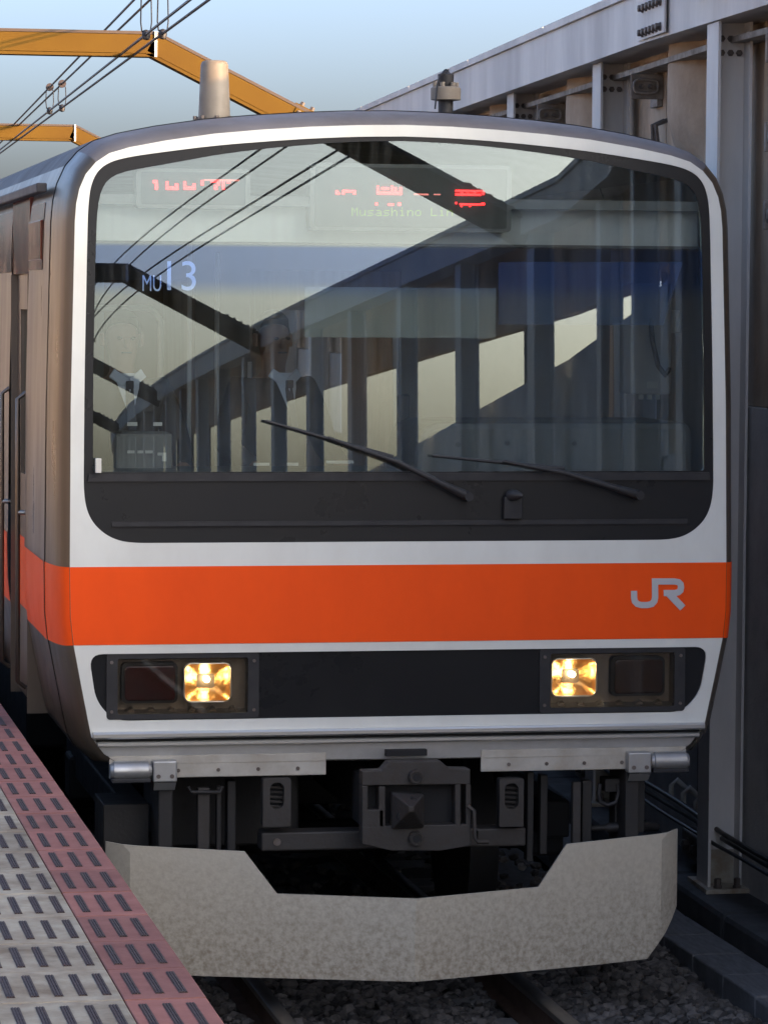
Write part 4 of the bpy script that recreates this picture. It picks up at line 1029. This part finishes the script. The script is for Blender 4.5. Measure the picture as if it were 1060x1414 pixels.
def person(loc, label, rz, seed, headturn=0.):
    t = thing('person', label, 'person', loc)
    J = {'pelvis': ((0, 0, .93), .13), 'belly': ((0, 0, 1.08), .125), 'chest': ((0, -.01, 1.28), .14), 'neckbase': ((0, 0, 1.42), .07), 'neck': ((0, -.01, 1.48), .052),
         'head1': ((0, -.02, 1.55), .072), 'head2': ((0, -.01, 1.62), .082), 'head3': ((0, 0, 1.675), .066)}
    E = [('pelvis', 'belly'), ('belly', 'chest'), ('chest', 'neckbase'), ('neckbase', 'neck'), ('neck', 'head1'), ('head1', 'head2'), ('head2', 'head3')]
    for s_, n in ((-1, 'l'), (1, 'r')):
        J.update({'sh'+n: ((s_*.17, 0, 1.38), .058), 'el'+n: ((s_*.25, -.04, 1.12), .045), 'wr'+n: ((s_*.22, -.26, 1.03), .030), 'pa'+n: ((s_*.21, -.33, 1.02), .030)})
        E += [('chest', 'sh'+n), ('sh'+n, 'el'+n), ('el'+n, 'wr'+n), ('wr'+n, 'pa'+n)]
        for k in range(4):
            x = s_*.21+(k-1.5)*.019; L = [.075, .085, .08, .065][k]
            J.update({'f%d%s1' % (k, n): ((x, -.365, 1.02), .009), 'f%d%s2' % (k, n): ((x, -.365-L*.5, 1.015), .0085), 'f%d%s3' % (k, n): ((x, -.365-L*.8, .99), .0075)})
            E += [('pa'+n, 'f%d%s1' % (k, n)), ('f%d%s1' % (k, n), 'f%d%s2' % (k, n)), ('f%d%s2' % (k, n), 'f%d%s3' % (k, n))]
        J.update({'th'+n: ((s_*.21-s_*.04, -.31, 1.01), .010), 'tt'+n: ((s_*.21-s_*.055, -.355, 1.0), .008)}); E += [('wr'+n, 'th'+n), ('th'+n, 'tt'+n)]
        J.update({'hip'+n: ((s_*.09, 0, .88), .085), 'kn'+n: ((s_*.1, -.01, .48), .058), 'an'+n: ((s_*.1, .02, .09), .042), 'toe'+n: ((s_*.11, -.14, .035), .035)})
        E += [('pelvis', 'hip'+n), ('hip'+n, 'kn'+n), ('kn'+n, 'an'+n), ('an'+n, 'toe'+n)]
    body = skin_mesh('body', J, E, 'skin', t)
    g = .016
    JJ = {'pelvis': ((0, 0, .86), .165), 'belly': ((0, 0, 1.08), .15), 'chest': ((0, -.01, 1.28), .162), 'neckbase': ((0, .012, 1.41), .085)}
    EE = [('pelvis', 'belly'), ('belly', 'chest'), ('chest', 'neckbase')]
    for s_, n in ((-1, 'l'), (1, 'r')):
        JJ.update({'sh'+n: ((s_*.175, 0, 1.38), .075), 'el'+n: ((s_*.255, -.04, 1.12), .062), 'wr'+n: ((s_*.222, -.25, 1.032), .045)}); EE += [('chest', 'sh'+n), ('sh'+n, 'el'+n), ('el'+n, 'wr'+n)]
    skin_mesh('jacket', JJ, EE, 'suit', t)
    JT = {'pelvis': ((0, 0, .90), .14)}; ET = []
    for s_, n in ((-1, 'l'), (1, 'r')):
        JT.update({'hip'+n: ((s_*.095, 0, .84), .098), 'kn'+n: ((s_*.1, -.01, .48), .075), 'an'+n: ((s_*.1, .02, .10), .062)}); ET += [('pelvis', 'hip'+n), ('hip'+n, 'kn'+n), ('kn'+n, 'an'+n)]
    skin_mesh('trousers', JT, ET, 'suit', t)
    o = wl(t)
    sh = MB().add([(o.x+x, o.y+y, o.z+z) for x, y, z in ((-.06, -.10, 1.455), (.06, -.10, 1.455), (0, -.186, 1.25), (-.045, -.14, 1.39), (.045, -.14, 1.39), (0, -.155, 1.40))], [(0, 3, 5), (1, 5, 4), (0, 5, 1), (3, 2, 5), (4, 5, 2)]).build('shirt_front', 'shirt', t)
    for s_ in (-1, 1):
        MB().obox((o.x+s_*.042, o.y-.125, o.z+1.435), (s_*.03, .012, .022), (0, .006, 0), (-s_*.012, 0, .018)).build('collar', 'shirt', t, bevel=.004)
    MB().obox((o.x, o.y-.178, o.z+1.30), (.018, 0, 0), (0, .006, -.002), (0, .03, .09)).obox((o.x, o.y-.158, o.z+1.405), (.016, 0, 0), (0, .01, 0), (0, 0, .018)).build('tie', 'tie', t, bevel=.004)
    hr = MB(); n = 14; V = []; F = []
    for i in range(8):
        th = i/7*1.75
        for k in range(n):
            ph = k/n*6.283; fx = 1.0 if math.sin(ph) > -.4 else min(1, .55+.0*th)
            th2 = th*(1.0 if math.sin(ph) > -.3 else .5)
            V.append((o.x+.090*math.sin(th2)*math.cos(ph), o.y+.0+.102*math.sin(th2)*math.sin(ph), o.z+1.62+.118*math.cos(th2)))
    for i in range(7):
        for k in range(n): F.append((i*n+k, (i+1)*n+k, (i+1)*n+(k+1) % n, i*n+(k+1) % n))
    hr.add(V, F).build('hair', 'hair', t, 80)
    fc = MB().obox((o.x, o.y-.103, o.z+1.585), (.012, 0, 0), (0, .014, 0), (0, -.006, .022)).build('nose', 'skin', t, bevel=.008)
    for s_ in (-1, 1):
        MB().lathe([(.001, -.008), (.010, -.005), (.012, 0), (.010, .005), (.001, .008)], (o.x+s_*.03, o.y-.088, o.z+1.608), 10).build('eye', 'dark', t, 60)
        MB().obox((o.x+s_*.088, o.y+.0, o.z+1.60), (.008, 0, 0), (0, .018, 0), (0, 0, .03)).build('ear', 'skin', t, bevel=.007)
    MB().obox((o.x, o.y-.093, o.z+1.545), (.022, 0, 0), (0, .006, 0), (0, 0, .004)).build('mouth', 'tie', t, bevel=.003)
    t.rotation_euler.z = rz
    return t
p = at(168, 545, 1.0); person((p.x, 1.0, 1.131), 'person in dark suit and tie at the left of the driving cab', .12, 1)
p = at(376, 545, 1.25); person((p.x, 1.25, 1.13), 'person in dark suit and pale collar standing near the middle of the cab', .35, 2)
